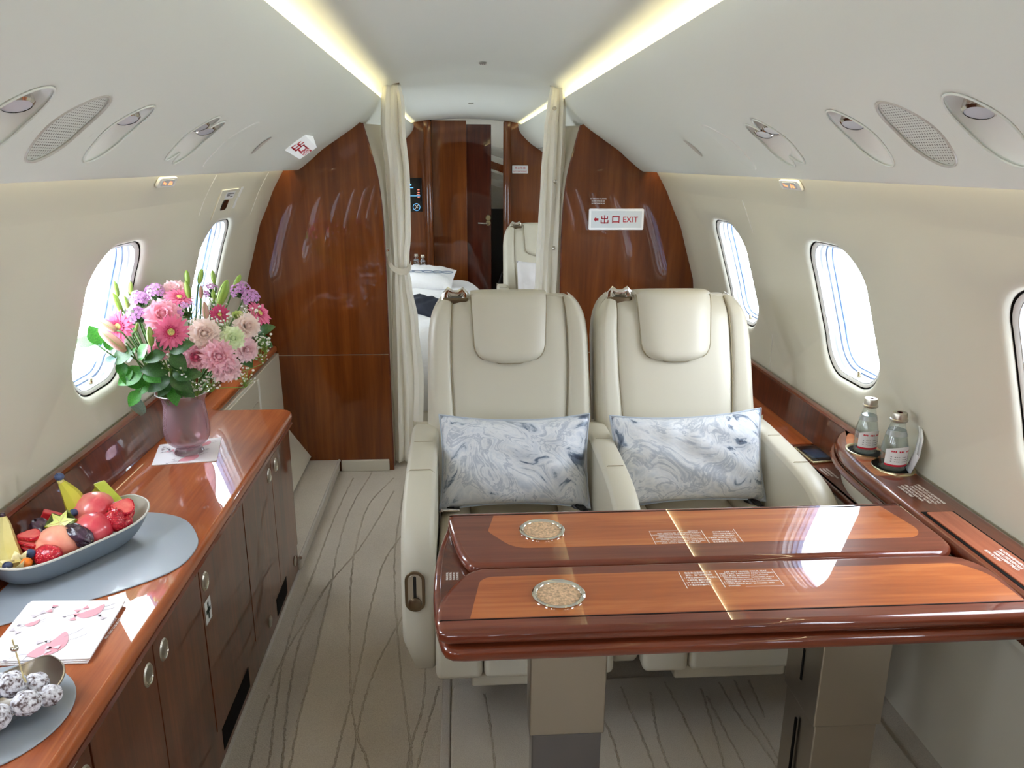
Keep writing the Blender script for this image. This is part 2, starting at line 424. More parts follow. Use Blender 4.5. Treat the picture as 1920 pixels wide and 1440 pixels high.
# ---------------- sidewalls with their windows
WIN_W, WIN_H = 0.300, 0.385
WIN_CENTRES = {1: [2.752-0.806*k for k in range(-3, 7)], -1: [2.785-0.806*k for k in range(-3, 7)]}
wins = {1: [], -1: []}
def egg(cy, cs, w, h, r=0.10, n=8):
    return rrect(w, h, min(r, w/2*0.98, h/2*0.98), n, cy, cs)
win_no = 0
for side in (1, -1):
    P = WP[side]; m = MB(); sc_ = P.s_of_z(1.000); s_lo, s_hi = P.s_of_z(0.74), P.s_of_z(1.27)
    cs = sorted(WIN_CENTRES[side]); y = Y_FRONT
    for i, cy in enumerate(cs):
        y0 = Y_FRONT if i == 0 else (cs[i-1]+cy)/2
        y1 = Y_AFT+0.1 if i == len(cs)-1 else (cs[i+1]+cy)/2
        holed_cell(m, P, egg(cy, sc_, WIN_W, WIN_H), (cy, sc_), y0, y1, s_lo, s_hi, [(0, 0.022), (0.004, 0.010), (0.012, 0.003), (0.024, 0.0)])
        plain_cell(m, P, y0, y1, 0, s_lo, 4); plain_cell(m, P, y0, y1, s_hi, P.L, 12)
    struct(m.build('wall_right' if side > 0 else 'wall_left', MATS['wall_liner'], ang=60), 'cream curved cabin sidewall liner with rounded windows, %s side' % ('right' if side > 0 else 'left'))
    for i, cy in enumerate(cs):
        if cy > 5.9: continue
        win_no += 1
        w = empty('window_%d' % win_no, P.pos(cy, sc_, 0.02)); struct(w, 'rounded cabin window in the %s sidewall' % ('right' if side > 0 else 'left'))
        def ring(wd, hg, dep, r=0.10): return [P.pos(p[0], p[1], dep) for p in egg(cy, sc_, wd, hg, r)]
        # shadow gap behind the liner, frame band, white reveal, outer sash, two panes
        m = MB(); m.grid([ring(WIN_W+.004, WIN_H+.004, .012), ring(WIN_W-.002, WIN_H-.002, .020)], cu=True); m.build('gap_seal', MATS['gap_dark'], w)
        m = MB(); m.grid([ring(WIN_W-.001, WIN_H-.001, .018), ring(WIN_W-.003, WIN_H-.003, .013), ring(WIN_W-.018, WIN_H-.018, .017, .098), ring(WIN_W-.020, WIN_H-.020, .021, .097)], cu=True); m.build('window_frame', MATS['grey_plastic'], w, ang=60)
        m = MB(); m.grid([ring(WIN_W-.018, WIN_H-.018, .019, .097), ring(WIN_W-.022, WIN_H-.022, .018, .096), ring(WIN_W-.025, WIN_H-.025, .030, .095), ring(WIN_W-.032, WIN_H-.032, .034, .094), ring(WIN_W-.034, WIN_H-.034, .044, .093)], cu=True); m.build('reveal', MATS['reveal_grey'], w, ang=35)
        m = MB(); m.grid([ring(WIN_W-.034, WIN_H-.034, .044, .092), ring(WIN_W-.042, WIN_H-.042, .046, .090), ring(WIN_W-.044, WIN_H-.044, .058, .09), ring(WIN_W-.050, WIN_H-.050, .060, .088), ring(WIN_W-.050, WIN_H-.050, .075, .088), ring(WIN_W+.05, WIN_H+.05, .078, .1)], cu=True); m.build('sash', MATS['sash_white'], w, ang=35)
        m = MB(); rg = ring(WIN_W-.036, WIN_H-.036, .045, .09); m.add(rg, [tuple(range(len(rg)))]); m.build('inner_pane', MATS['pane'], w)
        m = MB(); rg = ring(WIN_W-.046, WIN_H-.046, .060, .089); m.add(rg, [tuple(range(len(rg)))]); m.build('outer_pane', MATS['pane'], w)
        kx = P.pos(cy-.015, sc_-WIN_H/2+.016, .026); k2 = P.pos(cy-.015, sc_-WIN_H/2+.032, .026)
        m = MB(); m.tube([kx, k2], .0045, 8); m.build('shade_tab', MATS['brass'], w)
        pc = P.pos(cy, sc_, .09); _, nn = P.at(sc_); ang = math.atan2(nn.y, abs(nn.x))
        area('window_portal', pc, (0, side*(PI/2+ang) if side > 0 else -(PI/2+ang), 0), 0.42, 0.36, 1, (1, 1, 1), portal=True)

# ---------------- overhead panels (with cut-outs for lamps and speakers)
def ellipse(cy, cs, a, b, n=36, rot=0.0):
    out = []
    for k in range(n):
        t = 2*PI*k/n; u, v = a*math.cos(t), b*math.sin(t)
        out.append((cy+u*math.cos(rot)-v*math.sin(rot), cs+u*math.sin(rot)+v*math.cos(rot)))
    return out
def union_star(c, ells, n=72):
    """outline of overlapping ellipses seen from c"""
    out = []
    for k in range(n):
        t = 2*PI*k/n; d = (math.cos(t), math.sin(t)); best = 0
        for (cy, cs, a, b) in ells:
            ox, oy = c[0]-cy, c[1]-cs
            A = (d[0]/a)**2+(d[1]/b)**2; B = 2*(ox*d[0]/a**2+oy*d[1]/b**2); Cc = (ox/a)**2+(oy/b)**2-1; D = B*B-4*A*Cc
            if D >= 0: best = max(best, (-B+math.sqrt(D))/(2*A))
        out.append((c[0]+d[0]*best, c[1]+d[1]*best))
    return out
FIX = {1: [('lamp', 1.005), ('speaker', 1.168), ('lamp', 1.335), ('twin', 1.706)], -1: [('lamp', 1.055), ('speaker', 1.215), ('lamp', 1.388), ('twin', 1.778)]}
for side in (1, -1):
    P = BP[side]; m = MB(); sc_ = P.s_of_z(1.426); s0, s1 = sc_-.105, sc_+.11; SN = 'right' if side > 0 else 'left'; fixes = FIX[side]
    y = Y_FRONT
    for i, (kind, cy) in enumerate(fixes):
        half = 0.078 if kind != 'twin' else 0.115
        y0, y1 = cy-half, cy+half
        if y0 > y: plain_cell(m, P, y, y0, s0, s1)
        elif y0 < y: y0 = y
        if kind == 'lamp': hole = ellipse(cy, sc_, .048, .075)
        elif kind == 'speaker': hole = ellipse(cy, sc_, .053, .076)
        else: hole = union_star((cy, sc_), [(cy-.034, sc_+.006, .040, .074), (cy+.034, sc_-.006, .040, .074)])
        H = holed_cell(m, P, hole, (cy, sc_), y0, y1, s0, s1, [(0, -.004), (.002, -.0045), (.004, 0)] if False else [(0, .004), (.002, .001), (.005, 0)])
        y = y1
        FIXINFO = globals().setdefault('FIXI', []); FIXINFO.append((side, kind, cy, sc_, hole))
    plain_cell(m, P, y, Y_AFT+.05, s0, s1)
    plain_cell(m, P, Y_FRONT, Y_AFT+.05, 0, s0, 14); plain_cell(m, P, Y_FRONT, Y_AFT+.05, s1, P.L, 16)
    struct(m.build('overhead_panel_%s' % SN, MATS['bin_liner'], ang=60), 'pale grey sloping overhead panel along the %s side' % SN)

# ---------------- ceiling: forward panel, arch step, lower aft panel
def ceil_arc(zc, n=20, xe=0.48, drop=0.075): return [(xe*(2*k/n-1), zc-drop*abs(2*k/n-1)**2.0) for k in range(n+1)]
m = MB(); A = ceil_arc(1.742); B = ceil_arc(1.700, drop=.05)
rows = [[(x, y, z) for x, z in A] for y in (Y_FRONT, 0, 2.0, 3.30)]
rows += [[(x, 3.36, z-.004) for x, z in A], [(x*1, 3.40, (z*.6+w*.4)) for (x, z), (_, w) in zip(A, B)], [(x, 3.46, z*.15+w*.85) for (x, z), (_, w) in zip(A, B)], [(x, 3.54, w) for x, w in B]]
rows += [[(x, y, z) for x, z in B] for y in (4.5, Y_AFT+.1)]
m.grid(rows); struct(m.build('ceiling', MATS['ceiling_liner'], ang=50), 'smooth off-white arched cabin ceiling between two glowing light coves')

# ---------------- floor: carpet with cut pattern lines, side step on the left, carpet panel under the table
m = MB(); m.box(-1.08, 1.08, Y_FRONT, Y_AFT+.9, -.03, 0); floor = struct(m.build('floor', MATS['carpet']), 'taupe patterned cabin carpet')
AISLE = [[(-0.479, 3.354), (-0.526, 2.963), (-0.528, 2.645), (-0.511, 2.339), (-0.501, 2.09), (-0.493, 1.883), (-0.491, 1.708), (-0.479, 1.531), (-.47, 1.2)], [(-0.374, 3.272), (-0.457, 2.98), (-0.461, 2.591), (-0.443, 2.335), (-0.398, 1.976), (-0.361, 1.741), (-0.325, 1.606), (-0.294, 1.519), (-.24, 1.2)], [(-0.362, 3.128), (-0.437, 2.657), (-0.519, 2.367), (-0.551, 2.187), (-0.585, 1.967), (-0.591, 1.833)], [(-0.319, 3.244), (-0.317, 2.667), (-0.292, 2.299), (-0.246, 1.907), (-0.214, 1.691), (-0.19, 1.513), (-.16, 1.2)], [(-0.289, 2.736), (-0.344, 2.52), (-0.362, 2.251), (-0.361, 1.954), (-0.365, 1.793), (-0.372, 1.646), (-0.375, 1.524), (-.38, 1.2)], [(-0.246, 2.194), (-0.296, 1.991), (-0.323, 1.836), (-0.332, 1.715), (-0.334, 1.522), (-.33, 1.2)], [(-0.559, 3.282), (-0.581, 2.866), (-0.584, 2.488), (-0.59, 2.214), (-0.587, 2.008), (-0.578, 1.879), (-0.549, 1.672), (-0.53, 1.534), (-.5, 1.2)], [(-0.516, 2.396), (-0.54, 2.236), (-0.554, 2.027), (-0.54, 1.839), (-0.52, 1.678), (-0.497, 1.532), (-.45, 1.2)], [(-0.588, 1.798), (-0.587, 1.675), (-0.573, 1.536), (-.55, 1.2)], [(-0.174, 1.942), (-0.174, 1.73), (-0.193, 1.613), (-0.2, 1.514), (-.21, 1.2)], [(-0.133, 1.806), (-0.157, 1.664), (-0.177, 1.512), (-.2, 1.2)]]
PANEL = [[(-0.01, 1.752), (0.001, 1.615), (0.005, 1.488), (.01, 1.2)], [(0.361, 1.762), (0.37, 1.628), (0.381, 1.465), (.39, 1.2)], [(0.437, 1.733), (0.417, 1.589), (0.414, 1.463), (.41, 1.2)], [(0.485, 1.772), (0.498, 1.621), (0.504, 1.458), (.51, 1.2)], [(0.577, 1.741), (0.563, 1.595), (0.546, 1.455), (.52, 1.2)], [(0.583, 1.708), (0.588, 1.579), (0.593, 1.452), (.6, 1.2)], [(0.634, 1.763), (0.641, 1.627), (0.663, 1.506), (.7, 1.2)], [(0.68, 1.768), (0.675, 1.647), (0.682, 1.518), (.69, 1.2)], [(0.289, 1.641), (0.3, 1.562), (0.301, 1.47), (.3, 1.2)], [(0.719, 1.766), (0.706, 1.616)]]
def ribbon(pts, z, w):
    """carved carpet line: two raised lips with a dip between, slightly wavering"""
    P = crom(pts, 14); m = MB(); rows = []
    for i, p in enumerate(P):
        a = Vector(P[min(i+1, len(P)-1)])-Vector(P[max(i-1, 0)]); nrm = Vector((a.y, -a.x)).normalized(); j = random.uniform(-.0016, .0016); ww = w*random.uniform(.7, 1.25)
        c = Vector(p)+nrm*j
        rows.append([(c.x+nrm.x*t*ww, c.y+nrm.y*t*ww, z+h) for t, h in ((-1.7, .0002), (-.9, .0018), (-.35, .0005), (.35, .0005), (.9, .0018), (1.7, .0002))])
    m.grid(rows); return m
for L in AISLE: ribbon(L, 0, .0018).build('carpet_groove', MATS['carpet_groove'], floor)
m = MB(); m.box(-.99, -.628, 2.452, Y_BULK, 0, .058); m.build('side_step', MATS['carpet'], floor, bevel=.012, seg=3)
m = MB(); m.tube([(-.630, y, .052) for y in (2.455, 2.9, Y_BULK-.002)], .007, 8); m.build('step_piping', MATS['carpet_band'], floor)
m = MB(); m.box(-.62, -.40, Y_BULK-.014, Y_BULK+.02, 0, .054); struct(m.build('baseboard_bulkhead', MATS['panel_leather'], bevel=.004), 'pale skirting strip under the wooden bulkhead')
m = slab(roundpoly([(-.098, -.3), (1.0, -.3), (1.0, 1.80), (-.098, 1.80)], .04), .0, .012, .006); cpanel = m.build('seat_carpet_panel', MATS['carpet'], floor)
for L in PANEL: ribbon(L, .0118, .0018).build('carpet_groove', MATS['carpet_groove'], floor)
m = MB(); m.tube([(-.112, 1.84, .004), (-.112, 1.0, .004), (-.112, -.3, .004)], .012, 8, flat=.5); m.build('carpet_binding', MATS['carpet_band'], floor)
m = MB(); m.tube([(-.642, 2.44, .006), (-.642, 1.0, .006), (-.642, -.6, .006)], .012, 8, flat=.7); m.build('carpet_binding', MATS['carpet_band'], floor)

# ---------------- lower side panels (dado) both sides, walls closing the cabin behind the camera
m = MB(); m.box(1.07, 1.09, Y_FRONT, Y_AFT, 0, .66); struct(m.build('wall_lower_right', MATS['panel_leather']), 'beige leather lower side panel under the right console')
m = MB(); m.box(-1.09, -1.07, Y_FRONT, Y_AFT, 0, .66); struct(m.build('wall_lower_left', MATS['panel_leather']), 'beige lower side panel behind the cabinets')
for sgn in (1, -1):
    m = MB(); m.box(min(sgn*.975, sgn*1.08), max(sgn*.975, sgn*1.08), Y_FRONT, Y_AFT, .56, .60); struct(m.build('trim_1' if sgn > 0 else 'trim_2', MATS['panel_leather']), 'filler strip under the sidewall')
def half_outline(side, zb=0.0):
    pts = [(p.x, p.y) for p in WP[side].P if .55 < p.y < 1.35]
    return pts
m = MB(); m.box(-1.08, 1.08, Y_FRONT-.04, Y_FRONT, -.02, 1.80); struct(m.build('wall_front', MATS['wood_bulk']), 'wooden forward bulkhead')

# ---------------- the wooden bulkhead between lounge and aft cabin
for side in (-1, 1):
    out = [(.39, 0.0)] if side > 0 else [(.385, 0.0)]
    out = [(1.0, 0.0), (1.0, .62)] + [(abs(p.x)+.004, p.y) for p in WP[side].P if .64 < p.y < 1.39] + [(abs(p.x)+.004, p.y+.006) for p in BP[side].P if .455 < abs(p.x) < .73 and p.y < 1.55]
    inner = crom([(.455, 1.534), (.425, 1.42), (.40, 1.30), (.386, 1.12), (.384, .80), (.384, 0.0)], 6)
    poly = [(side*x, z) for x, z in out+inner]
    w = empty('wall_bulkhead_%s' % ('right' if side > 0 else 'left'), (side*.68, Y_BULK, 0)); struct(w, 'glossy red-brown wooden bulkhead panel, %s of the doorway' % ('right' if side > 0 else 'left'))
    zj = .556
    # upper and lower panel, thin inlay strip in the joint
    up = [p for p in poly if p[1] > zj+.001]; 
    upper = [(side*1.0, zj)]+up+[(side*.384, zj)]
    lower = [(side*1.0, 0.0), (side*1.0, zj-.003), (side*.384, zj-.003), (side*.384, 0.0)]
    MB().prism(upper, 'y', Y_BULK, Y_BULK+.035).build('upper_panel', MATS['wood_bulk'], w, ang=30)
    MB().prism(lower, 'y', Y_BULK, Y_BULK+.035).build('lower_panel', MATS['wood_bulk'], w, ang=30)
    MB().box(min(side*.384, side*.99), max(side*.384, side*.99), Y_BULK+.0005, Y_BULK+.02, zj-.003, zj).build('joint_strip', MATS['satin'], w)
    # leather-lined jamb around the opening, with a dark edge strip
    spl = lambda z: .022+.050*min(max((z-.9)/.6, 0), 1)
    rows = [[(side*(x+.002), Y_BULK+.03, z) for x, z in inner], [(side*(x-spl(z)), Y_BULK+.175, z) for x, z in inner], [(side*(x-spl(z)), Y_BULK+.19, z) for x, z in inner], [(side*(x+.05), Y_BULK+.19, z) for x, z in inner]]
    m = MB(); m.grid(rows); m.build('jamb', MATS['leather_trim'], w, ang=50, thick=.004)
    m = MB(); m.tube([(side*x, Y_BULK+.006, z) for x, z in inner], .006, 6); m.build('edge_moulding', MATS['wood_trim'], w)
    m = MB(); m.prism([(side*x, z) for x, z in [(1.0, 0), (1.0, .62)]+[(abs(p.x)+.004, p.y) for p in WP[side].P if .64 < p.y < 1.39]+[(abs(p.x)+.004, p.y+.006) for p in BP[side].P if .46 < abs(p.x) < .73 and p.y < 1.55]+[(.50, 1.30), (.44, .8), (.44, 0)]], 'y', Y_BULK+.15, Y_BULK+.19); m.build('aft_face', MATS['leather_trim'], w)
# ================================================================== OVERHEAD FIXTURES
def bin_frame(side, cy, s, depth=0.0):
    """matrix on the overhead panel: x along the cabin, y up the slope, z into the cabin"""
    P = BP[side]; o = Vector(P.pos(cy, s, -depth)); o2 = Vector(P.pos(cy, s+.01, -depth)); ex = Vector((0, 1, 0)); ey = (o2-o).normalized()
    if side > 0: ex = Vector((0, -1, 0))
    return frame_mat(o, ex, ey)
ORD = {1: 'right', -1: 'left'}
def lamp_head(parent, side, cy, s, tilt=0.0):
    """ribbed chrome bezel with a lens, looking down and inboard, sitting in the recess"""
    o = Vector(BP[side].pos(cy, s+.028, .012)); ax = Vector((-side*.35, -.25, -1)).normalized()
    M = Matrix.Translation(o) @ ax.to_track_quat('Z', 'Y').to_matrix().to_4x4()
    n = 40; rows = []
    for r, z in ((.017, -.016), (.021, -.012), (.021, .006), (.018, .009)):
        rows.append([((r+(.0012 if (k % 2) and -.013 < z < .007 else 0))*math.cos(2*PI*k/n), (r+(.0012 if (k % 2) and -.013 < z < .007 else 0))*math.sin(2*PI*k/n), z) for k in range(n)])
    m = MB(); m.grid(rows, cu=True); m.f.append(tuple(range(n))); m.xf(M); hd = m.build('bezel', MATS['chrome'], parent, ang=25)
    m = MB(); m.lathe([(.0, .0045), (.010, .006), (.018, .008)], 24); m.xf(M); m.build('lens', MATS['lens'], hd)
plain('lens', (200, 204, 212), 0.12, spec=0.8); plain('grille_hole', (120, 118, 112), 0.8)
for side, kind, cy, s, hole in FIXI:
    P = BP[side]; nm = ORD[side]; near = 'nearest the camera' if cy < 1.1 else 'beside the twin lamp'
    if kind in ('lamp', 'twin'):
        root = empty('reading_light', P.pos(cy, s, 0))
        # scooped reflector: deep at the upper end, running out flush at the lower end
        rows = []; top = max(p[1] for p in hole); bot = min(p[1] for p in hole)
        for k in (1.0, .93, .8, .6, .4, .2, .03):
            row = []
            for p in hole:
                yy, ss = cy+(p[0]-cy)*k, s+(p[1]-s)*k; up = (ss-bot)/(top-bot)
                row.append(P.pos(yy, ss, .004+.045*(1-k*k)**.6*(.25+.75*up)))
            rows.append(row)
        m = MB(); m.grid(rows, cu=True); m.build('reflector', MATS['white_plastic'], root, ang=70)
        m = MB(); m.tube([P.pos(p[0], p[1], -.0005) for p in hole], .0018, 6, closed=True); m.build('rim', MATS['bin_liner'], root)
        if kind == 'lamp': lamp_head(root, side, cy, s)
        else:
            lamp_head(root, side, cy-.034, s+.006); lamp_head(root, side, cy+.034, s-.004)
        tag(root, ('twin oval reading light with two chrome heads in the %s overhead panel' % nm) if kind == 'twin' else ('oval reading light recess in the %s overhead panel, %s' % (nm, near)), 'reading light', 'overhead reading lights')
    else:
        root = empty('speaker_grille', P.pos(cy, s, 0)); tag(root, 'oval perforated speaker grille in the %s overhead panel' % nm, 'speaker', 'overhead speakers')
        rows = [[P.pos(cy+(p[0]-cy)*k, s+(p[1]-s)*k, .0035) for p in hole] for k in (1.0, .6, .3, .02)]
        m = MB(); m.grid(rows, cu=True); m.build('grille', MATS['bin_liner'], root, ang=70)
        m = MB(); m.tube([P.pos(p[0], p[1], .001) for p in hole], .0022, 6, closed=True); m.build('rim', MATS['grey_plastic'], root)
        m = MB(); st = .0062
        for a in range(-9, 10):
            for b in range(-13, 14):
                yy, ss = a*st+(st/2 if b % 2 else 0), b*st*.95
                if (yy/.048)**2+(ss/.071)**2 < 1:
                    c = [P.pos(cy+yy+.0015*math.cos(t*PI/3), s+ss+.0015*math.sin(t*PI/3), .0030) for t in range(6)]; m.add(c, [tuple(range(6))])
        h = m.build('perforation', MATS['grille_hole'], root); h['kind'] = 'stuff'
for side, y_blank, y_small in ((1, 2.002, 2.313), (-1, 2.053, 2.352)):
    P = BP[side]; s = P.s_of_z(1.424); root = empty('blank_cover', P.pos(y_blank, s, 0)); tag(root, 'plain oval cover plate flush in the %s overhead panel' % ORD[side], 'cover plate', 'overhead cover plates')
    E_ = ellipse(y_blank, s, .055, .090)
    m = MB(); m.grid([[P.pos(y_blank+(p[0]-y_blank)*k, s+(p[1]-s)*k, d) for p in E_] for k, d in ((1, .001), (.98, -.0018), (.93, -.0012), (.5, -.001), (.02, -.001))], cu=True); m.build('plate', MATS['bin_liner'], root, ang=50)
    m = MB(); m.tube([P.pos(p[0], p[1], 0) for p in E_], .0012, 6, closed=True); m.build('rim', MATS['white_plastic'], root)
    E2 = ellipse(y_small, s+.004, .020, .038); m = MB(); m.grid([[P.pos(y_small+(p[0]-y_small)*k, s+.004+(p[1]-s-.004)*k, -.0012) for p in E2] for k in (1, .5, .02)], cu=True)
    tag(m.build('sensor_cover', MATS['grey_plastic']), 'small oval grey sensor cover in the %s overhead panel' % ORD[side], 'sensor', 'overhead sensors')
# ceiling outlets
for (x, y, z, w, d, lab) in ((.035, 3.10, 1.7395, .028, .034, 'tiny rectangular vent in the ceiling in front of the doorway arch'), (.012, 4.55, 1.6985, .030, .02, 'tiny dark ceiling vent in the aft cabin')):
    r = empty('ceiling_vent', (x, y, z)); tag(r, lab, 'vent')
    slab(rrect(w, d, .004, 3, x, y), z, z-.004, .001).build('bezel', MATS['grey_plastic'], r)
    for k in (-1, 0, 1): MB().box(x+k*w*.26-w*.07, x+k*w*.26+w*.07, y-d*.32, y+d*.32, z-.0047, z-.003).build('slot', MATS['ink_dark'], r)

# fasten-belt signs under the overhead panels
emis('amber', (255, 150, 96), 1.2)
for side, cy in ((1, 1.99), (-1, 2.045)):
    P = WP[side]; s = P.s_of_z(1.332); r = empty('belt_sign', P.pos(cy, s, 0)); tag(r, 'small lit no-smoking and seat-belt sign on the %s sidewall' % ORD[side], 'sign', 'lit cabin signs')
    o = Vector(P.pos(cy, s, -.001)); ey = (Vector(P.pos(cy, s+.01))-Vector(P.pos(cy, s))).normalized(); ex = Vector((0, -side, 0)); M = frame_mat(o, ex, ey)
    hz = roundpoly([(-.062, -.014), (.062, -.014), (.062, .014), (-.062, .014)], [.013, .003, .013, .013])
    m = slab(hz, 0, .007, .002); m.xf(M); m.build('housing', MATS['white_plastic'], r)
    m = slab(rrect(.088, .018, .006), .006, .008, .001); m.xf(M); m.build('window', MATS['sign_grey'], r)
    I = [R4(-.034, -.002, -.016, .001), R4(-.014, -.002, -.011, .001)] + [[(-.036, .005), (-.034, .006), (-.010, -.005), (-.012, -.006)]]
    I += [[(.006, -.006), (.010, .002), (.014, .006), (.017, .002), (.012, -.006)], [(.018, -.006), (.021, .000), (.026, .004), (.031, -.003), (.033, -.006)]]
    flat(I, M, .0084).build('symbols', MATS['amber'], r)

# ================================================================== SIGNS ON THE BULKHEAD AND PANELS
CHU = [R4(-.009, .002, .009+.0001, .005)]
def chu(cx, cy, h):
    """strokes of the two-tier 'out' character, h tall"""
    k = h/20.0; B = [(-1.3, -10, 1.3, 10), (-8, 0.4, 8, 3), (-8, .4, -5.6, 7.5), (5.6, .4, 8, 7.5), (-9.5, -9.5, 9.5, -6.9), (-9.5, -9.5, -7.1, -1.5), (7.1, -9.5, 9.5, -1.5)]
    return [R4(cx+a*k, cy+b*k, cx+c*k, cy+d*k) for a, b, c, d in B]
def kou(cx, cy, h):
    k = h/20.0; B = [(-9, -9, -6.4, 8), (6.4, -9, 9, 8), (-9, 5.4, 9, 8), (-9, -7.2, 9, -4.6)]
    return [R4(cx+a*k, cy+b*k, cx+c*k, cy+d*k) for a, b, c, d in B]
r = empty('exit_sign', (.618, Y_BULK, 1.104)); tag(r, 'white exit sign with red arrow and characters on the right wooden bulkhead', 'sign', 'exit signs')
M = frame_mat((.618, Y_BULK-.001, 1.1475), (1, 0, 0), (0, 0, 1))
m = slab(rrect(.240, .090, .006), 0, .012, .003); m.xf(M); m.build('frame', MATS['sign_lit'], r)
m = slab(rrect(.222, .072, .002), .010, .0128, .0008); m.xf(M); m.build('panel', MATS['sign_lit_grey'], r)
flat([[(-.100, 0), (-.089, .012), (-.089, .005), (-.079, .005), (-.079, -.005), (-.089, -.005), (-.089, -.012)]], M, .0132).build('arrow', MATS['ink_red'], r)
flat(chu(-.052, 0, .036)+kou(-.003, 0, .036), M, .0132).build('characters', MATS['ink_red'], r)
lettering('EXIT', M @ Matrix.Translation((.0265, -.012, .0132)), MATS['ink_red'], r, .034, bold=.0004, sx=.92, spacing=1.06)
r = empty('placard', (.538, Y_BULK, 1.21)); tag(r, 'tiny white three-line placard above the exit sign on the bulkhead', 'placard')
M = frame_mat((.538, Y_BULK-.0008, 1.2245), (1, 0, 0), (0, 0, 1))
for dz, w in ((.010, .072), (0, .060), (-.010, .062)):
    lettering('NO SMOKING IN LAVATORY'[:int(w*290)], M @ Matrix.Translation((0, dz-.003, 0)), MATS['ink_white'], r, .0075, align='CENTER', bold=.0002, sx=.8)
# folded exit sign on the end of the left overhead panel
P = BP[-1]; s_ = P.s_of_z(1.443); r = empty('exit_sign', P.pos(2.79, s_, 0)); tag(r, 'white wedge-shaped exit sign on the left overhead panel end', 'sign', 'exit signs')
M = frame_mat(P.pos(2.72, s_, 0), (0, 1, 0), Vector(P.pos(0, s_+.01))-Vector(P.pos(0, s_)))
if (M.to_3x3() @ Vector((0, 0, 1))).x < 0: M = M @ Matrix.Diagonal((1, 1, -1, 1))
HW = .043; pk, hp = .105, .042      # the face rises towards the aft end, so it looks forward down the cabin
FV = [(0, -HW, -.003), (.15, -HW, -.003), (pk, -HW*.85, hp), (0, -HW, .006), (0, HW, -.003), (.15, HW, -.003), (pk, HW*.85, hp), (0, HW, .006)]
m = MB(); m.add(FV, [(0, 1, 2, 3), (7, 6, 5, 4), (3, 2, 6, 7), (2, 1, 5, 6), (0, 3, 7, 4), (1, 0, 4, 5)]); m.xf(M); m.build('housing', MATS['sign_lit'], r, bevel=.002)
Mf = M @ frame_mat((pk/2, 0, .006+(hp-.006)/2+.0012), (pk, 0, hp-.006), (0, 1, 0))
flat(chu(-.034, 0, .046)+kou(-.004, 0, .040), Mf, 0).build('characters', MATS['ink_red'], r)
lettering('EXIT', Mf @ Matrix.Translation((.014, -.016, 0)), MATS['ink_red'], r, .046, bold=.0008, sx=.38)

# emergency panel on the left sidewall
P = WP[-1]
def wallM(side, cy, s, d=0.0): 
    P = WP[side]; return frame_mat(P.pos(cy, s, -d), (0, -side, 0), Vector(P.pos(cy, s+.01))-Vector(P.pos(cy, s)))
r = empty('emergency_panel', P.pos(2.73, P.s_of_z(1.22), 0)); tag(r, 'cream emergency exit panel with sticker and dark release window on left sidewall', 'panel')
def wallpatch(side, y0, y1, s0, s1, d, name, mat, parent, n=5, th=.002, rr_=0.0):
    P = WP[side]; m = MB(); m.grid([[P.pos(y, s0+(s1-s0)*k/n, -d) for k in range(n+1)] for y in (y0, y1)]); 
    m.grid([[P.pos(y0, s0+(s1-s0)*k/n, -q) for k in range(n+1)] for q in (d, d-th)]); m.grid([[P.pos(y1, s0+(s1-s0)*k/n, -q) for k in range(n+1)] for q in (d, d-th)])
    m.grid([[P.pos(y, s0, -q) for y in (y0, y1)] for q in (d, d-th)]); m.grid([[P.pos(y, s1, -q) for y in (y0, y1)] for q in (d, d-th)])
    return m.build(name, mat, parent)
sa, sb = P.s_of_z(1.198), P.s_of_z(1.292)
wallpatch(-1, 2.60, 2.795, sa, sb, .003, 'cover', MATS['wall_liner'], r, th=.003)
m = MB(); m.tube([P.pos(2.60, sa, -.003), P.pos(2.60, sb, -.003), P.pos(2.795, sb, -.003)], .0014, 6); m.build('edge_bead', MATS['white_plastic'], r)
wallpatch(-1, 2.665, 2.765, P.s_of_z(1.262), P.s_of_z(1.284), .004, 'sticker', MATS['sign_white'], r, th=.001)
for zz, a, b in ((1.277, 2.675, 2.755), (1.271, 2.675, 2.71), (1.267, 2.72, 2.75)): wallpatch(-1, a, b, P.s_of_z(zz), P.s_of_z(zz+.0025), .0046, 'print_line', MATS['ink_dark'], r, th=.0003)
m = slab(roundpoly([(-.030, -.018), (.030, -.018), (.030, .018), (-.030, .018)], [.004, .016, .004, .016]), 0, .004, .001); m.xf(wallM(-1, 2.69, P.s_of_z(1.242), .002)); m.build('release_window', MATS['black_gloss'], r)
for k, (cy, zz) in enumerate(((2.845, 1.277), (2.83, 1.24))):
    r2 = wallpatch(-1, cy-.014, cy+.014, P.s_of_z(zz-.018), P.s_of_z(zz+.018), .0015, 'wall_sticker', MATS['sign_white'], None, th=.001); tag(r2, ['upper narrow white sticker beside the emergency panel on left sidewall', 'lower narrow white sticker beside the emergency panel on left sidewall'][k], 'sticker', 'wall stickers')
# raised panel joints on the sidewalls
def wallseam(side, y0, y1, z0, z1, nm, bow=0.0):
    P = WP[side]; a, b = P.s_of_z(z0), P.s_of_z(z1); n = 20
    m = MB(); m.tube([P.pos(y0+(y1-y0)*k/n+bow*math.sin(PI*k/n), a+(b-a)*k/n, .0002) for k in range(n+1)], .0017, 6)
    return struct(m.build(nm, MATS['white_plastic']), 'raised panel joint on the %s sidewall' % ORD[side])
wallseam(1, 2.47, 2.44, .70, 1.27, 'trim_3'); wallseam(-1, 3.12, 3.12, .70, 1.34, 'trim_4'); wallseam(-1, 2.46, 2.46, 1.22, 1.34, 'trim_5')

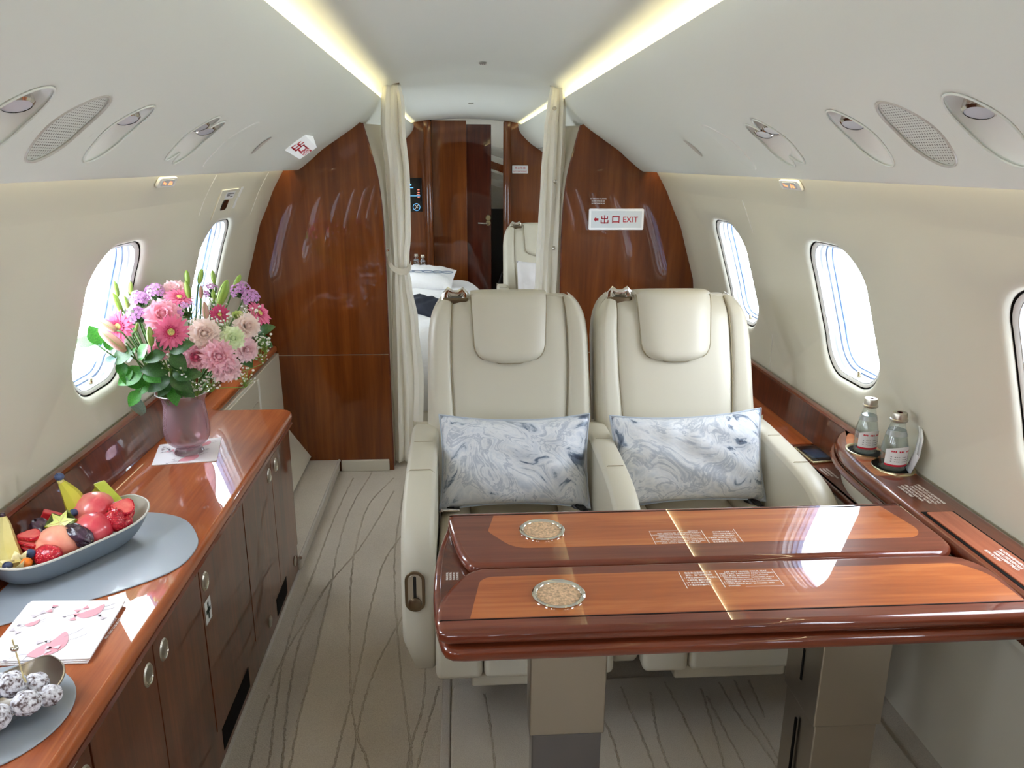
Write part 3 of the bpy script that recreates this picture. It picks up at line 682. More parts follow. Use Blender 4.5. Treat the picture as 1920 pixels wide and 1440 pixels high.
# ================================================================== AFT CABIN
# partition at the aft end with doorway, columns, door
ya = Y_AFT
def aft_half(side):
    x_in = .283 if side > 0 else -.268
    P = [(side*1.0, 0), (side*1.0, .62)]+[(side*(abs(p.x)+.004), p.y) for p in WP[side].P if .64 < p.y < 1.39]+[(side*(abs(p.x)+.004), p.y+.006) for p in BP[side].P if .39 < abs(p.x) < .73 and p.y < 1.62]
    arc = [(x, z+.004) for x, z in ceil_arc(1.700, 40, drop=.05) if (x*side > 0 and abs(x) < .40 and abs(x) > abs(x_in))]
    arc.sort(key=lambda p: -abs(p[0]))
    return P+arc+[(x_in, 1.70-.05*(x_in/.48)**2), (x_in, 0)]
for side in (-1, 1):
    w = struct(MB().prism(aft_half(side), 'y', ya, ya+.04).build('wall_aft_%s' % ORD[side], MATS['wood_bulk'], ang=30), 'wooden aft partition %s of the lavatory door' % ORD[side])
    x0 = .283 if side > 0 else -.268
    m = MB(); m.tube([(x0+side*.022, ya-.01, z) for z in (0, .8, 1.672)], .030, 16); struct(m.build('trim_6' if side > 0 else 'trim_7', MATS['wood_bulk']), 'rounded wooden door post %s' % ORD[side])
r = empty('door_1', (-.02, ya+.10, 0)); struct(r, 'dark glossy wooden door in the aft partition, ajar')
MB().box(-.262, .0, ya+.06, ya+.09, .0, 1.685).build('sliding_panel', MATS['wood_bulk'], r, bevel=.003)
MB().box(-.02, .19, ya+.10, ya+.13, .0, 1.66).build('door_leaf', MATS['wood_door'], r, bevel=.003)
hd = MB(); hd.lathe([(.0, .0), (.022, .0), (.024, .004), (.018, .010), (.0, .011)], 20); hd.xf(frame_mat((.165, ya+.10, .965), (1, 0, 0), (0, 0, 1))); rose = hd.build('lock_rose', MATS['brass'], r)
hd = MB(); hd.tube([(.165, ya+.10, .925), (.165, ya+.065, .925), (.155, ya+.055, .925), (.085, ya+.055, .927)], .007, 10); hd.build('lever_handle', MATS['chrome'], r)
MB().lathe([(0, 0), (.018, 0), (.019, .003), (.0, .005)], 20).xf(frame_mat((.165, ya+.10, .925), (1, 0, 0), (0, 0, 1))).build('lever_rose', MATS['brass'], r)
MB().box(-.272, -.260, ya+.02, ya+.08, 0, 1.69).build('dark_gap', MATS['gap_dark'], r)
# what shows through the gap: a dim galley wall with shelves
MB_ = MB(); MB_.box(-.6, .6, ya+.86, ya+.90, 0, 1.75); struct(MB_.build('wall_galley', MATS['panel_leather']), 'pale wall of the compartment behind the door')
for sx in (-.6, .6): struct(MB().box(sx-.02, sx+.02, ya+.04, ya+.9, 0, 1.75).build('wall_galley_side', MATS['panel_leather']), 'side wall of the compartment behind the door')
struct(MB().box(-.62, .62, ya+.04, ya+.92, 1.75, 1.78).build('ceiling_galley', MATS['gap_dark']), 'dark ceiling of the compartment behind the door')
r = empty('shelf_unit', (.33, ya+.5, 0)); tag(r, 'shelf unit with pale boards seen through the door gap', 'shelf')
for k, (z0, z1, mt) in enumerate(((1.40, 1.47, 'white_plastic'), (1.29, 1.35, 'wood_top'), (1.22, 1.27, 'white_plastic'), (1.10, 1.17, 'panel_leather'))):
    m = MB(); m.add([(.18, ya+.30, z0+.05), (.42, ya+.30, z0-.03), (.42, ya+.34, z0-.03), (.18, ya+.34, z0+.05), (.18, ya+.30, z1+.05), (.42, ya+.30, z1-.03), (.42, ya+.34, z1-.03), (.18, ya+.34, z1+.05)], [(0,3,2,1),(4,5,6,7),(0,1,5,4),(1,2,6,5),(2,3,7,6),(3,0,4,7)]); m.build('shelf_board', MATS[mt], r)
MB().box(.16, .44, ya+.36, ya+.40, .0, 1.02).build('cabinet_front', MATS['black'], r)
# no-smoking sign, touch panel
r = empty('no_smoking_sign', (.405, ya, 1.30)); tag(r, 'white no-smoking sign on the aft partition above the reclined seat', 'sign')
M = frame_mat((.405, ya-.001, 1.333), (1, 0, 0), (0, 0, 1)); m = slab(rrect(.120, .058, .004), 0, .006, .002); m.xf(M); m.build('plate', MATS['sign_white'], r)
lettering('禁止吸烟', M @ Matrix.Translation((0, .004, .0066)), MATS['ink_red'], r, .019, align='CENTER', spacing=1.2)
lettering('NO SMOKING', M @ Matrix.Translation((0, -.021, .0066)), MATS['ink_red'], r, .0165, align='CENTER')
r = empty('touch_panel', (-.412, ya, 1.02)); tag(r, 'black cabin control touch panel on the aft partition beside left curtain', 'screen')
emis('screen_blue', (110, 190, 255), .9); emis('screen_orange', (230, 130, 110), .7)
M = frame_mat((-.415, ya-.001, 1.143), (1, 0, 0), (0, 0, 1)); m = slab(rrect(.150, .250, .004), 0, .008, .002); m.xf(M); m.build('glass', MATS['black_gloss'], r)
flat([R4(-.055, .068, -.005, .080), R4(-.055, .050, .01, .055), R4(-.06, -.008, .06, -.005), R4(-.055, -.045, -.02, -.038)], M, .0085).build('blue_text', MATS['screen_blue'], r)
flat([R4(.040, .035, .056, .042), R4(.040, .015, .056, .022), R4(.035, -.001, .056, .006), R4(.040, -.020, .056, -.013)], M, .0085).build('orange_text', MATS['screen_orange'], r)
m = MB(); m.tube([tuple(M @ Vector((.030+.026*math.cos(2*PI*k/24), -.090+.026*math.sin(2*PI*k/24), .009))) for k in range(24)], .0014, 5, closed=True); m.build('icon_ring', MATS['screen_blue'], r)
flat([[(.012, -.108), (.018, -.110), (.048, -.072), (.044, -.068)], [(.018, -.076), (.022, -.072), (.042, -.096), (.038, -.100)]], M, .0085).build('plane_icon', MATS['ink_white'], r)
# ================================================================== SIDE LEDGES AND CONSOLE (right)
r = empty('side_ledge', (.92, 2.5, .56)); tag(r, 'low wooden side ledge behind the console along the right wall', 'ledge')
slab(roundpoly([(.868, 1.50), (.985, 1.50), (.985, Y_BULK-.002), (.868, Y_BULK-.002)], .003, 1), .578, .602, .010).build('ledge_top', MATS['wood_trim'], r)
MB().prism([(.985, .60), (.985, .704), (.966, .704), (.960, .698), (.952, .60)], 'y', 1.78, Y_BULK-.002).build('upstand', MATS['wood_cab'], r, bevel=.002)
m = MB(); m.tube([(.970, y, .702) for y in (1.80, 2.6, Y_BULK-.002)], .012, 8, flat=.6); m.build('cap_rail', MATS['wood_trim'], r)
MB().box(.880, .955, 2.03, 2.50, .6015, .604).build('lid', MATS['wood_top'], r, bevel=.001)
# tablet screen let into the ledge
r = empty('control_tablet', (.918, 1.94, .602)); tag(r, 'small dark touchscreen with silver frame set into the right side ledge', 'screen')
TP = roundpoly([(.882, 1.876), (.952, 1.886), (.950, 2.006), (.880, 1.998)], .006)
slab(TP, .601, .609, .003).build('frame', MATS['brass'], r)
TS = [(.888, 1.884), (.946, 1.893), (.945, 1.999), (.886, 1.991)]
slab(TS, .607, .6097, .0005).build('screen', MATS['black_gloss'], r)
slab([(.893, 1.902), (.941, 1.908), (.940, 1.972), (.891, 1.966)], .608, .6099, .0001).build('screen_image', plain('screen_dim', (36, 48, 66), .12), r)
r = empty('placard', (.90, 1.83, .602)); tag(r, 'white lettered placard on the ledge below the touchscreen', 'placard')
M = frame_mat((.884, 1.845, .6030), (0, -1, 0), (1, 0, 0))
for k in range(3): lettering('TO BE STOWED FOR TAXI'[:21-3*k], M @ Matrix.Translation((0, .018-k*.009, 0)), MATS['ink_white'], r, .0078, bold=.0002, sx=.72)

r = empty('side_console', (.92, .6, .58)); tag(r, 'wooden side console with curved leather end along the right wall', 'console')
CP = crom([(.853, 1.30), (.853, 1.50), (.857, 1.62), (.868, 1.71), (.893, 1.79), (.930, 1.853), (.985, 1.905)], 6)
poly = [(.985, -1.0), (.850, -1.0), (.851, 0.5)] + [tuple(p) for p in CP]
slab(poly, .668, .702, .014, seg=5).build('console_top', MATS['wood_trim'], r)
slab([(.972, 1.56), (.878, 1.56)] + [(p[0]+.021, p[1]-.012) for p in CP if 1.58 < p[1] < 1.86] + [(.972, 1.835)], .7005, .7026, .0004).build('top_inlay', MATS['wood_table'], r)
m = MB(); m.grid([[(p[0]+ins, p[1]-ins*.3, z) for p in CP] for ins, z in ((.010, .670), (.018, .63), (.030, .57), (.060, .47))]); m.build('leather_side', MATS['panel_leather'], r, ang=60, thick=.002)
MB().box(.872, .978, -1.0, 1.45, .605, .668).build('apron', MATS['wood_cab'], r, bevel=.004)
m = MB(); m.tube([(p[0]-.002, p[1], .664) for p in [(.853, -.9), (.853, .3)]+CP[:-4]], .008, 8); m.build('lower_moulding', MATS['wood_trim'], r)
# fold-out lid with black shadow gap
MB().box(.868, .937, .25, 1.372, .700, .7028).build('lid_gap', MATS['gap_dark'], r)
slab(roundpoly([(.875, .255), (.931, .255), (.931, 1.367), (.875, 1.367)], .006), .701, .7052, .0015).build('lid', MATS['wood_lid'], r)
for lab, x0, y0, w, n, sz, nl in (('white lettered placard on the console behind the lid', .895, 1.505, .1, 6, .0085, 0), ('white lettered placard on the console lid', .893, 1.205, .1, 4, .0085, 1)):
    r2 = empty('placard', (x0, y0, .703)); tag(r2, lab, 'placard')
    M = frame_mat((x0-.006, y0, .7036 if nl == 0 else .7057), (0, -1, 0), (1, 0, 0))
    T = ['MAX LOAD 10 LB  USE FOR STOWAGE', 'TABLE MUST BE STOWED FOR TAXI', 'TAKE-OFF AND LANDING PUSH TO', 'OPEN THE LID AND PULL THE TABLE', 'UP KEEP HANDS CLEAR WHEN', 'CLOSING THE TABLE'] if nl == 0 else ['NO STOWAGE WHEN TABLE', 'IS DEPLOYED KEEP CLEAR', 'WHEN CLOSING THE LID', 'PUSH TO OPEN']
    for k in range(n): lettering(T[k], M @ Matrix.Translation((0.004*((k*7) % 3), (n-1-k)*.0095, 0)), MATS['ink_white'], r2, sz, bold=.0002, sx=.68)
# twin cup holder
r = empty('cup_holder', (.93, 1.66, .70)); tag(r, 'twin brass-rimmed cup holder let into the console top', 'cup holder')
C1, C2 = (.925, 1.715), (.940, 1.605)
U = union_star((.932, 1.66), [(C1[0], C1[1], .040, .047), (C2[0], C2[1], .047, .052)], 60)
m = MB(); rows = [[(.932+(p[0]-.932)*k, 1.66+(p[1]-1.66)*k, z) for p in U] for k, z in ((1.0, .7015), (.99, .7055), (.93, .706), (.90, .7025))]; m.grid(rows, cu=True); m.build('rim', MATS['brass'], r, ang=50)
m = MB(); m.add([(.932+(p[0]-.932)*.92, 1.66+(p[1]-1.66)*.92, .7032) for p in U], [tuple(range(60))]); m.build('well_floor', MATS['gap_dark'], r)

# ================================================================== LEFT CREDENZA
UP = [(-.985, .60), (-.985, .704), (-.966, .704), (-.958, .696), (-.935, .60)]
r = empty('credenza_upstand', (-.96, 1.0, .60)); tag(r, 'dark wooden upstand behind the credenza worktop along the left wall', 'upstand')
MB().prism(UP, 'y', -1.2, Y_BULK-.002).build('board', MATS['wood_cab'], r, bevel=.002)
m = MB(); m.tube([(-.968, y, .703) for y in (-1.2, 1.0, Y_BULK-.002)], .013, 8, flat=.6); m.build('cap_rail', MATS['wood_trim'], r)
WT = roundpoly([(-.975, -1.2), (-.610, -1.2), (-.610, 2.455), (-.872, 2.455), (-.872, Y_BULK-.003), (-.975, Y_BULK-.003)], [0, 0, .055, .02, 0, 0], 8)
wt = empty('worktop', (-.79, .6, .57)); tag(wt, 'glossy reddish wooden credenza worktop with rounded corner and moulded edge', 'worktop')
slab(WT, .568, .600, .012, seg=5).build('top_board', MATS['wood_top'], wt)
eb = []
for p in [(-.618, -1.2), (-.618, 1.0), (-.618, 2.40), (-.630, 2.435), (-.66, 2.447), (-.86, 2.447)]: eb.append((p[0], p[1], .566))
m = MB(); m.tube(eb, .010, 8, flat=.8); m.build('edge_moulding', MATS['wood_trim'], wt)
def latch(parent, y, z):
    M = frame_mat((-.6345, y, z), (0, -1, 0), (0, 0, 1)); M = frame_mat((-.6345, y, z), (0, 1, 0), (0, 0, 1))
    m = MB(); m.lathe([(.0, .0), (.019, .0), (.020, .002), (.0175, .0045), (.0155, .0045), (.0150, .003)], 28); m.xf(M @ Matrix.Diagonal((1, 1.12, 1, 1))); lt = m.build('latch', MATS['satin'], parent)
    m = MB(); m.lathe([(.0, .0052), (.009, .005), (.0125, .004), (.013, .002)], 24); m.xf(M @ Matrix.Translation((0, .003, 0)) @ Matrix.Diagonal((1, 1.15, 1, 1))); m.build('push_button', MATS['satin'], lt)
    m = MB(); m.tube([tuple(M @ Vector((.0135*math.cos(t), -.002+.0155*math.sin(t), .0045))) for t in [math.radians(a) for a in range(200, 345, 12)]], .0016, 6); m.build('finger_rim', MATS['chrome'], lt)
UNITS = [((1.875, 2.449), [(1.878, 2.1835, 2.155), (2.1865, 2.446, 2.240)], 'two-door glossy wooden cabinet at the aft end of the credenza', (2.13, 2.27), (2.04, 2.40)),
         ((1.525, 1.875), [(1.5275, 1.8725, 1.557)], 'single-door wooden cabinet with a first-aid sticker in the credenza', (1.565, 1.80), ()),
         ((1.015, 1.525), [(1.018, 1.2635, 1.232), (1.2665, 1.5225, 1.308)], 'two-door wooden cabinet with paired round latches in the credenza', None, ()),
         ((-1.2, 1.015), [(.403, 1.012, .985)], 'wooden cabinet at the near end of the credenza by the frame edge', None, ())]
for (y0, y1), doors, lab, vent, caps in UNITS:
    r = empty('cabinet', (-.80, (y0+y1)/2, 0)); tag(r, lab, 'cabinet', 'credenza cabinets')
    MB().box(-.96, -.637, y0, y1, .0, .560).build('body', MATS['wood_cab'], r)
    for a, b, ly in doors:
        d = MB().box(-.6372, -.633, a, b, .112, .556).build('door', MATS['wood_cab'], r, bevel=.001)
        latch(d, ly, .487)
    if vent:
        MB().box(-.6375, -.6362, vent[0], vent[1], .028, .088).build('toe_vent', MATS['gap_dark'], r)
    for c in caps:
        m = MB(); m.lathe([(0, 0), (.017, 0), (.0175, .002), (.015, .004), (0, .0045)], 20); m.xf(frame_mat((-.637, c, .070), (0, 1, 0), (0, 0, 1))); m.build('round_cap', MATS['satin'], r)
r = empty('first_aid_sticker', (-.633, 1.556, .39)); tag(r, 'white first-aid sticker with dark green cross on a cabinet door', 'sticker')
MB().box(-.6332, -.6322, 1.537, 1.575, .388, .442).build('sheet', MATS['sign_white'], r)
m = MB(); m.box(-.6324, -.6318, 1.552, 1.560, .395, .435); m.box(-.6324, -.6318, 1.542, 1.570, .410, .420); m.build('cross', MATS['ink_green'], r)
# aft-left drawer unit under the narrow ledge
r = empty('drawer_unit', (-.90, 2.9, .06)); tag(r, 'cream leather drawer unit between the credenza and the bulkhead', 'drawer unit')
MB().prism([(-.975, .058), (-.755, .075), (-.850, .215), (-.862, .30), (-.866, .566), (-.975, .566)], 'y', 2.458, Y_BULK-.003).build('carcass', MATS['panel_leather'], r, bevel=.002)
for z0, z1 in ((.475, .556), (.39, .469)):
    d = MB().box(-.8675, -.860, 2.47, 2.96, z0, z1).build('drawer_front', MATS['leather_trim'], r, bevel=.002)
    if z0 > .45:
        m = slab(rrect(.062, .026, .012, 5), 0, .002, .0008); m.xf(frame_mat((-.8675, 2.71, .508), (0, 1, 0), (0, 0, 1))); m.build('finger_slot', MATS['gap_dark'], d)
MB().box(-.8685, -.862, 2.985, 3.005, .33, .55).build('divider_post', MATS['white_plastic'], r, bevel=.002)

# ================================================================== SEATS
SEAT_W = .2425
def back_y(z): return 2.045+(z-.45)*.40
def half_w(z):
    if z <= .885: return SEAT_W-.004*max(0, (z-.6))/.3
    t = min((z-.885)/.112, 1.0); return .172+(SEAT_W-.006-.172)*math.sqrt(max(0, 1-t*t))
def seam_x(z): return .172-.022*max(0, (.80-z)/.35)**1.2 - .006*max(0, (z-.9)/.1)
def make_seat():
    """built around x = 0 in cabin coordinates, origin moved to the seat's base"""
    root = empty('cabin_seat', (0, 1.85, 0))
    def bd(m, nm, mat, par=root, **k): return m.build(nm, mat, par, **k)
    zs = [.44+.46*k/16 for k in range(17)]+[.92, .94, .955, .968, .978, .986, .992, .995]
    # shell behind the padding
    out = [(half_w(z), z) for z in zs]; poly = [(x, z) for x, z in out]+[(-x, z) for x, z in reversed(out)]
    n = len(poly); f0 = [(x, back_y(z)+.040, z) for x, z in poly]; f1 = [(x*.99, back_y(z)+.135, z-.01) for x, z in poly]; f2 = [(x*.9, back_y(z)+.155, z-.03) for x, z in poly]
    m = MB(); m.grid([f0, f1, f2], cu=True); m.f.append(tuple(range(n-1, -1, -1))); m.f.append(tuple(2*n+k for k in range(n))); bd(m, 'back_shell', MATS['leather_trim'], ang=50)
    def topdrop(z): return .045*max(0, (z-.93)/.065)**2.2
    # centre panel
    rows = []
    for z in zs:
        s = seam_x(z); row = []
        for k in range(15):
            u = -1+2*k/14; e = .008*max(0, (abs(u)-.90)/.10)**2; lum = -.010*math.exp(-((z-.56)/.09)**2)*(1-u*u)
            row.append((u*(s-.001), back_y(z)+e+topdrop(z)+lum-.002*(1-u*u), z))
        rows.append(row)
    m = MB(); m.grid(rows); bd(m, 'back_panel', MATS['leather'], ang=70)
    for sg in (-1, 1):
        rows = []
        for z in zs:
            s, w = seam_x(z)+.001, half_w(z); row = []
            for k in range(13):
                u = k/12; puff = -.012*math.sin(PI*min(u/.75, 1)**.8*.5)*(1 if u < .75 else math.cos((u-.75)/.25*PI/2)**.5 if u < 1 else 0)
                edge = .055*max(0, (u-.55)/.45)**2.6; sm = .007*max(0, (1-u/.10)) if u < .10 else 0
                row.append((sg*(s+(w+.003-s)*u), back_y(z)+puff+edge+sm+topdrop(z), z))
            rows.append(row)
        m = MB(); m.grid(rows); bd(m, 'back_bolster', MATS['leather'], ang=70)
        m = MB(); m.tube([(sg*(seam_x(z)+.0005), back_y(z)+.0035+topdrop(z), z) for z in zs], .0016, 6); bd(m, 'back_seam', MATS['leather_seam'])
    # headrest pad folded over the top edge
    hz = [.8155, .818, .825, .835, .848, .865, .885, .91, .94, .97, .99, 1.002]
    def hw(z):
        if z > .875: return .105+.008*(z-.875)/.125
        t = (.875-z)/.0595; return .045+.060*math.sqrt(max(0, 1-t**2.4))
    rows = []
    for z in hz:
        rows.append([(u*hw(z), back_y(z)-.030+.022*abs(u)**4+.016*max(0, (.84-z)/.025)**2+.010*max(0, (z-.97)/.032)**2, z) for u in [-1+2*k/16 for k in range(17)]])
    w = hw(1.002)
    for dy, dz in ((.012, .008), (.035, .011), (.07, .010), (.10, .004), (.125, -.012), (.140, -.05), (.146, -.12)):
        rows.append([(u*w, back_y(1.002)-.020+dy+.004*abs(u)**4, 1.002+dz-.004*abs(u)**6) for u in [-1+2*k/16 for k in range(17)]])
    m = MB(); m.grid(rows)
    # side walls of the pad
    for e in (0, 16):
        m.grid([[r_[e] for r_ in rows], [(r_[e][0]*.985, r_[e][1]+.034 if i < 12 else r_[e][1], r_[e][2] if i < 12 else r_[e][2]-.03) for i, r_ in enumerate(rows)]])
    m.grid([rows[0], [(p[0]*.98, p[1]+.02, p[2]+.002) for p in rows[0]]]); hr = bd(m, 'headrest', MATS['leather'], ang=60)
    pl = [rows[i][0] for i in range(11, -1, -1)]+[p for p in rows[0][1:-1]]+[rows[i][16] for i in range(12)]
    m = MB(); m.tube([(p[0], p[1]+.001, p[2]) for p in pl], .0022, 6); bd(m, 'piping', MATS['leather_seam'], hr)
    # chrome release handle on the shoulder
    m = MB(); yb = back_y(.985)+.055
    m.tube([(-.188, yb-.02, .978), (-.188, yb-.02, 1.002), (-.180, yb-.02, 1.014), (-.168, yb-.02, 1.004), (-.148, yb-.02, 1.004), (-.136, yb-.02, 1.014), (-.128, yb-.02, 1.002), (-.128, yb-.02, .980)], .0062, 8, flat=1.6); bd(m, 'release_handle', MATS['chrome'])
    m = slab(rrect(.078, .036, .012), .968, .992, .005); m.xf(Matrix.Translation((-.158, yb-.015, 0))); bd(m, 'handle_plate', MATS['bronze'])
    # seat cushion: three pads, front roll
    for x0, x1 in ((-.205, -.125), (-.122, .122), (.125, .205)):
        rows = []
        for j in range(17):
            y = 1.585+(2.07-1.585)*j/16; row = []
            for k in range(11):
                u = k/10; x = x0+(x1-x0)*u; e = .010*abs(2*u-1)**4
                fr = .05*max(0, (1.64-y)/.055)**2; row.append((x, y, .452-e-fr+(.012 if abs(x0+x1) > .05 else 0)*math.sin(PI*u)))
            rows.append(row)
        m = MB(); m.grid(rows); m.grid([rows[0], [(p[0], p[1]+.004, .34) for p in rows[0]]]); bd(m, 'cushion_pad', MATS['leather_seat'], ang=60, thick=.004)
    MB_ = MB().box(-.205, .205, 1.60, 2.06, .33, .43); bd(MB_, 'cushion_base', MATS['leather_trim'], bevel=.01)
    # leg-rest: two boards, then the lower pan
    for x0, x1 in ((-.213, -.102), (-.099, .213)):
        m = MB().box(x0, x1, 1.565, 1.625, .196, .372); bd(m, 'leg_rest', MATS['leather'], bevel=.016, seg=4)
    bd(MB().box(-.13, .15, 1.585, 1.70, .162, .20), 'lower_pan', MATS['leather_trim'], bevel=.008, seg=3)
    bd(MB().box(-.16, .16, 1.93, 2.14, .0, .34), 'pedestal', MATS['black'], bevel=.01)
    # seat belt: buckle on the right, tongue on the left
    bk = MB().box(.150, .186, 1.905, 1.99, .462, .480); bk.xf(Matrix.Translation((.168, 1.95, .47)) @ Matrix.Rotation(.55, 4, 'Z') @ Matrix.Rotation(.5, 4, 'X') @ Matrix.Translation((-.168, -1.95, -.47)))
    b1 = bd(bk, 'belt_buckle', MATS['buckle'], bevel=.005, seg=3)
    bk = MB().box(.157, .179, 1.915, 1.972, .4795, .4835); bk.xf(Matrix.Translation((.168, 1.95, .47)) @ Matrix.Rotation(.55, 4, 'Z') @ Matrix.Rotation(.5, 4, 'X') @ Matrix.Translation((-.168, -1.95, -.47))); bd(bk, 'release_button', MATS['black'], b1, bevel=.001)
    m = MB(); m.grid([[(.19+dx, 1.96+dy, z) for dx, dy in ((-.012, -.02), (.012, .02))] for z in (.462, .44)]); bd(m, 'belt_strap', MATS['belt'], thick=.002)
    m = slab(rrect(.052, .040, .006), .468, .476, .003); m.xf(Matrix.Translation((-.178, 1.935, 0))); tg = bd(m, 'belt_tongue', MATS['chrome'])
    m = slab(rrect(.020, .012, .003), .4755, .4768, .0005); m.xf(Matrix.Translation((-.178, 1.932, 0))); bd(m, 'tongue_slot', MATS['gap_dark'], tg)
    m = MB(); m.tube([(-.195, 1.965, .47), (-.182, 1.975, .486), (-.165, 1.97, .484), (-.150, 1.96, .472)], .007, 8, flat=.5); bd(m, 'belt_strap', MATS['belt'])
    return root
plain('leather_seat', (176, 164, 142), 0.45, bscale=420, bstr=0.12, bdist=0.0006); plain('buckle', (62, 62, 66), .3, metal=.6); plain('belt', (196, 190, 178), .7, bscale=900, bstr=.3)
def armrest(root, x0, x1, outer, ctrl=False, cx=0.0, notch=False):
    """upholstered arm: side profile swept across its width; x in cabin coordinates of the template"""
    prof = crom([(2.16, .20), (2.18, .60), (2.165, .632), (2.12, .645), (1.95, .640), (1.78, .628), (1.68, .605), (1.615, .555), (1.578, .470), (1.566, .380), (1.572, .290), (1.595, .225), (1.64, .185), (1.75, .17)], 5)
    n = len(prof); c = (sum(p[0] for p in prof)/n, sum(p[1] for p in prof)/n)
    w = x1-x0; rows = []
    for k, (fx, ins) in enumerate(((0, .016), (.06, .006), (.16, .0), (.84, .0), (.94, .006), (1, .016))):
        row = []
        for i, p in enumerate(prof):
            t = Vector(prof[min(i+1, n-1)])-Vector(prof[max(i-1, 0)]); t = t.normalized() if t.length else Vector((1, 0)); nr = Vector((-t.y, t.x)); nr = nr if (Vector(p)-Vector(c)).dot(nr) > 0 else -nr
            q = Vector(p)-nr*ins; sl = 0
            if outer < 0 and k < 3 and q.y < .30: sl = (.30-q.y)*.35*(1-k*.25)
            row.append((x0+w*fx+sl, q.x, q.y))
        rows.append(row)
    m = MB(); m.grid(rows, cu=True); m.f.append(tuple(range(n))); m.f.append(tuple(5*n+k for k in range(n)))
    a = m.build('armrest', MATS['leather'], root, ang=50)
    for yy in (2.00, 1.82):
        zz = .643 if yy > 1.9 else .634
        m = MB(); m.tube([(x0+.004, yy, zz-.010), (x0+.014, yy, zz-.0005), (x1-.014, yy, zz-.0005), (x1-.004, yy, zz-.010)], .0012, 5); m.build('stitch_seam', MATS['leather_seam'], a)
    if ctrl:
        xc = (x0+x1)/2-.006; o = Vector((xc, 1.5665, .440)); M = frame_mat(o, (1, 0, 0), (0, .10, 1))
        m = slab(rrect(.046, .098, .0225, 8), 0, .004, .0015); m.xf(M); b = m.build('control_bezel', MATS['bronze'], a)
        m = slab(rrect(.032, .084, .0155, 8), .003, .0048, .0004); m.xf(M); m.build('control_well', MATS['satin'], b)
        m = slab(rrect(.007, .056, .003, 4), .0045, .0055, .0002); m.xf(M @ Matrix.Translation((0, .010, 0))); m.build('control_slot', MATS['black'], b)
        m = MB(); m.lathe([(0, .012), (.010, .012), (.0150, .010), (.0155, .004)], 20); m.xf(M @ Matrix.Translation((0, -.028, 0))); m.build('control_knob', MATS['bronze'], b)
    return a
seatA = make_seat(); seatB = copy_tree(seatA)
seatA.location.x = .083; seatB.location.x = .580
seatC = copy_tree(seatA); seatC.location = (.458, 4.55, 0)
armrest(seatA, -.205, -.128, -1, ctrl=True); armrest(seatA, .298, .365, 1)
armrest(seatB, .790, .852, 1)
m = slab(rrect(.036, .030, .006), 0, .003, .001); m.xf(frame_mat((.7895, 1.66, .475), (0, -1, 0), (0, 0, 1))); pl_ = m.build('jack_plate', MATS['satin'], seatB)
m = slab(rrect(.018, .016, .004), .0025, .004, .0005); m.xf(frame_mat((.7895, 1.66, .475), (0, -1, 0), (0, 0, 1))); m.build('jack_socket', MATS['black'], pl_)
for dx in (-.288, .218):
    c0 = armrest(seatC, seatC.location.x+dx, seatC.location.x+dx+.07, -1 if dx < 0 else 1); c0.matrix_parent_inverse = Matrix.Translation((-seatC.location.x, -1.85, 0))
tag(seatA, 'cream leather cabin seat beside the aisle, with armrest control', 'seat', 'cream leather seats'); tag(seatB, 'cream leather cabin seat next to the right side ledge', 'seat', 'cream leather seats')
tag(seatC, 'cream leather seat in the aft cabin behind the right curtain', 'seat', 'cream leather seats')

# ---------------- scatter cushions
def marble(name, off, gold=True):
    m, nd, lk, b = base_mat(name, (205, 210, 218), 0.38, sheen=.3)
    t = nd.new('ShaderNodeTexCoord'); mp = nd.new('ShaderNodeMapping'); mp.inputs['Location'].default_value = off; mp.inputs['Scale'].default_value = (1, 1, 1); lk.new(t.outputs['Object'], mp.inputs['Vector'])
    n0 = nd.new('ShaderNodeTexNoise'); n0.inputs['Scale'].default_value = 3.2; n0.inputs['Detail'].default_value = 2; n0.inputs['Distortion'].default_value = 1.2; lk.new(mp.outputs[0], n0.inputs['Vector'])
    mx = nd.new('ShaderNodeVectorMath'); mx.operation = 'MULTIPLY_ADD'; mx.inputs[1].default_value = (.34, .34, .34); lk.new(n0.outputs['Color'], mx.inputs[0]); lk.new(mp.outputs[0], mx.inputs[2])
    f = noise(nd, lk, mx.outputs[0], 4.2, 9, .62, 2.6)
    c = ramp(nd, lk, f, [(.33, (44, 56, 80)), (.39, (112, 126, 148)), (.42, (196, 202, 214)), (.50, (222, 224, 230)), (.545, (172, 180, 196)), (.575, (224, 226, 232)), (.66, (190, 198, 212)), (.74, (206, 198, 180))])
    lk.new(c, b.inputs['Base Color']); bump(nd, lk, b, noise(nd, lk, mp.outputs[0], 14, 3), .25, .02); return m
marble('marble_a', (3.1, 0, 1.7)); marble('marble_b', (7.4, 2.0, .3)); plain('cushion_plain', (214, 210, 212), .7, bscale=16, bstr=.3, bdist=.02); plain('piping_grey', (176, 184, 196), .6)
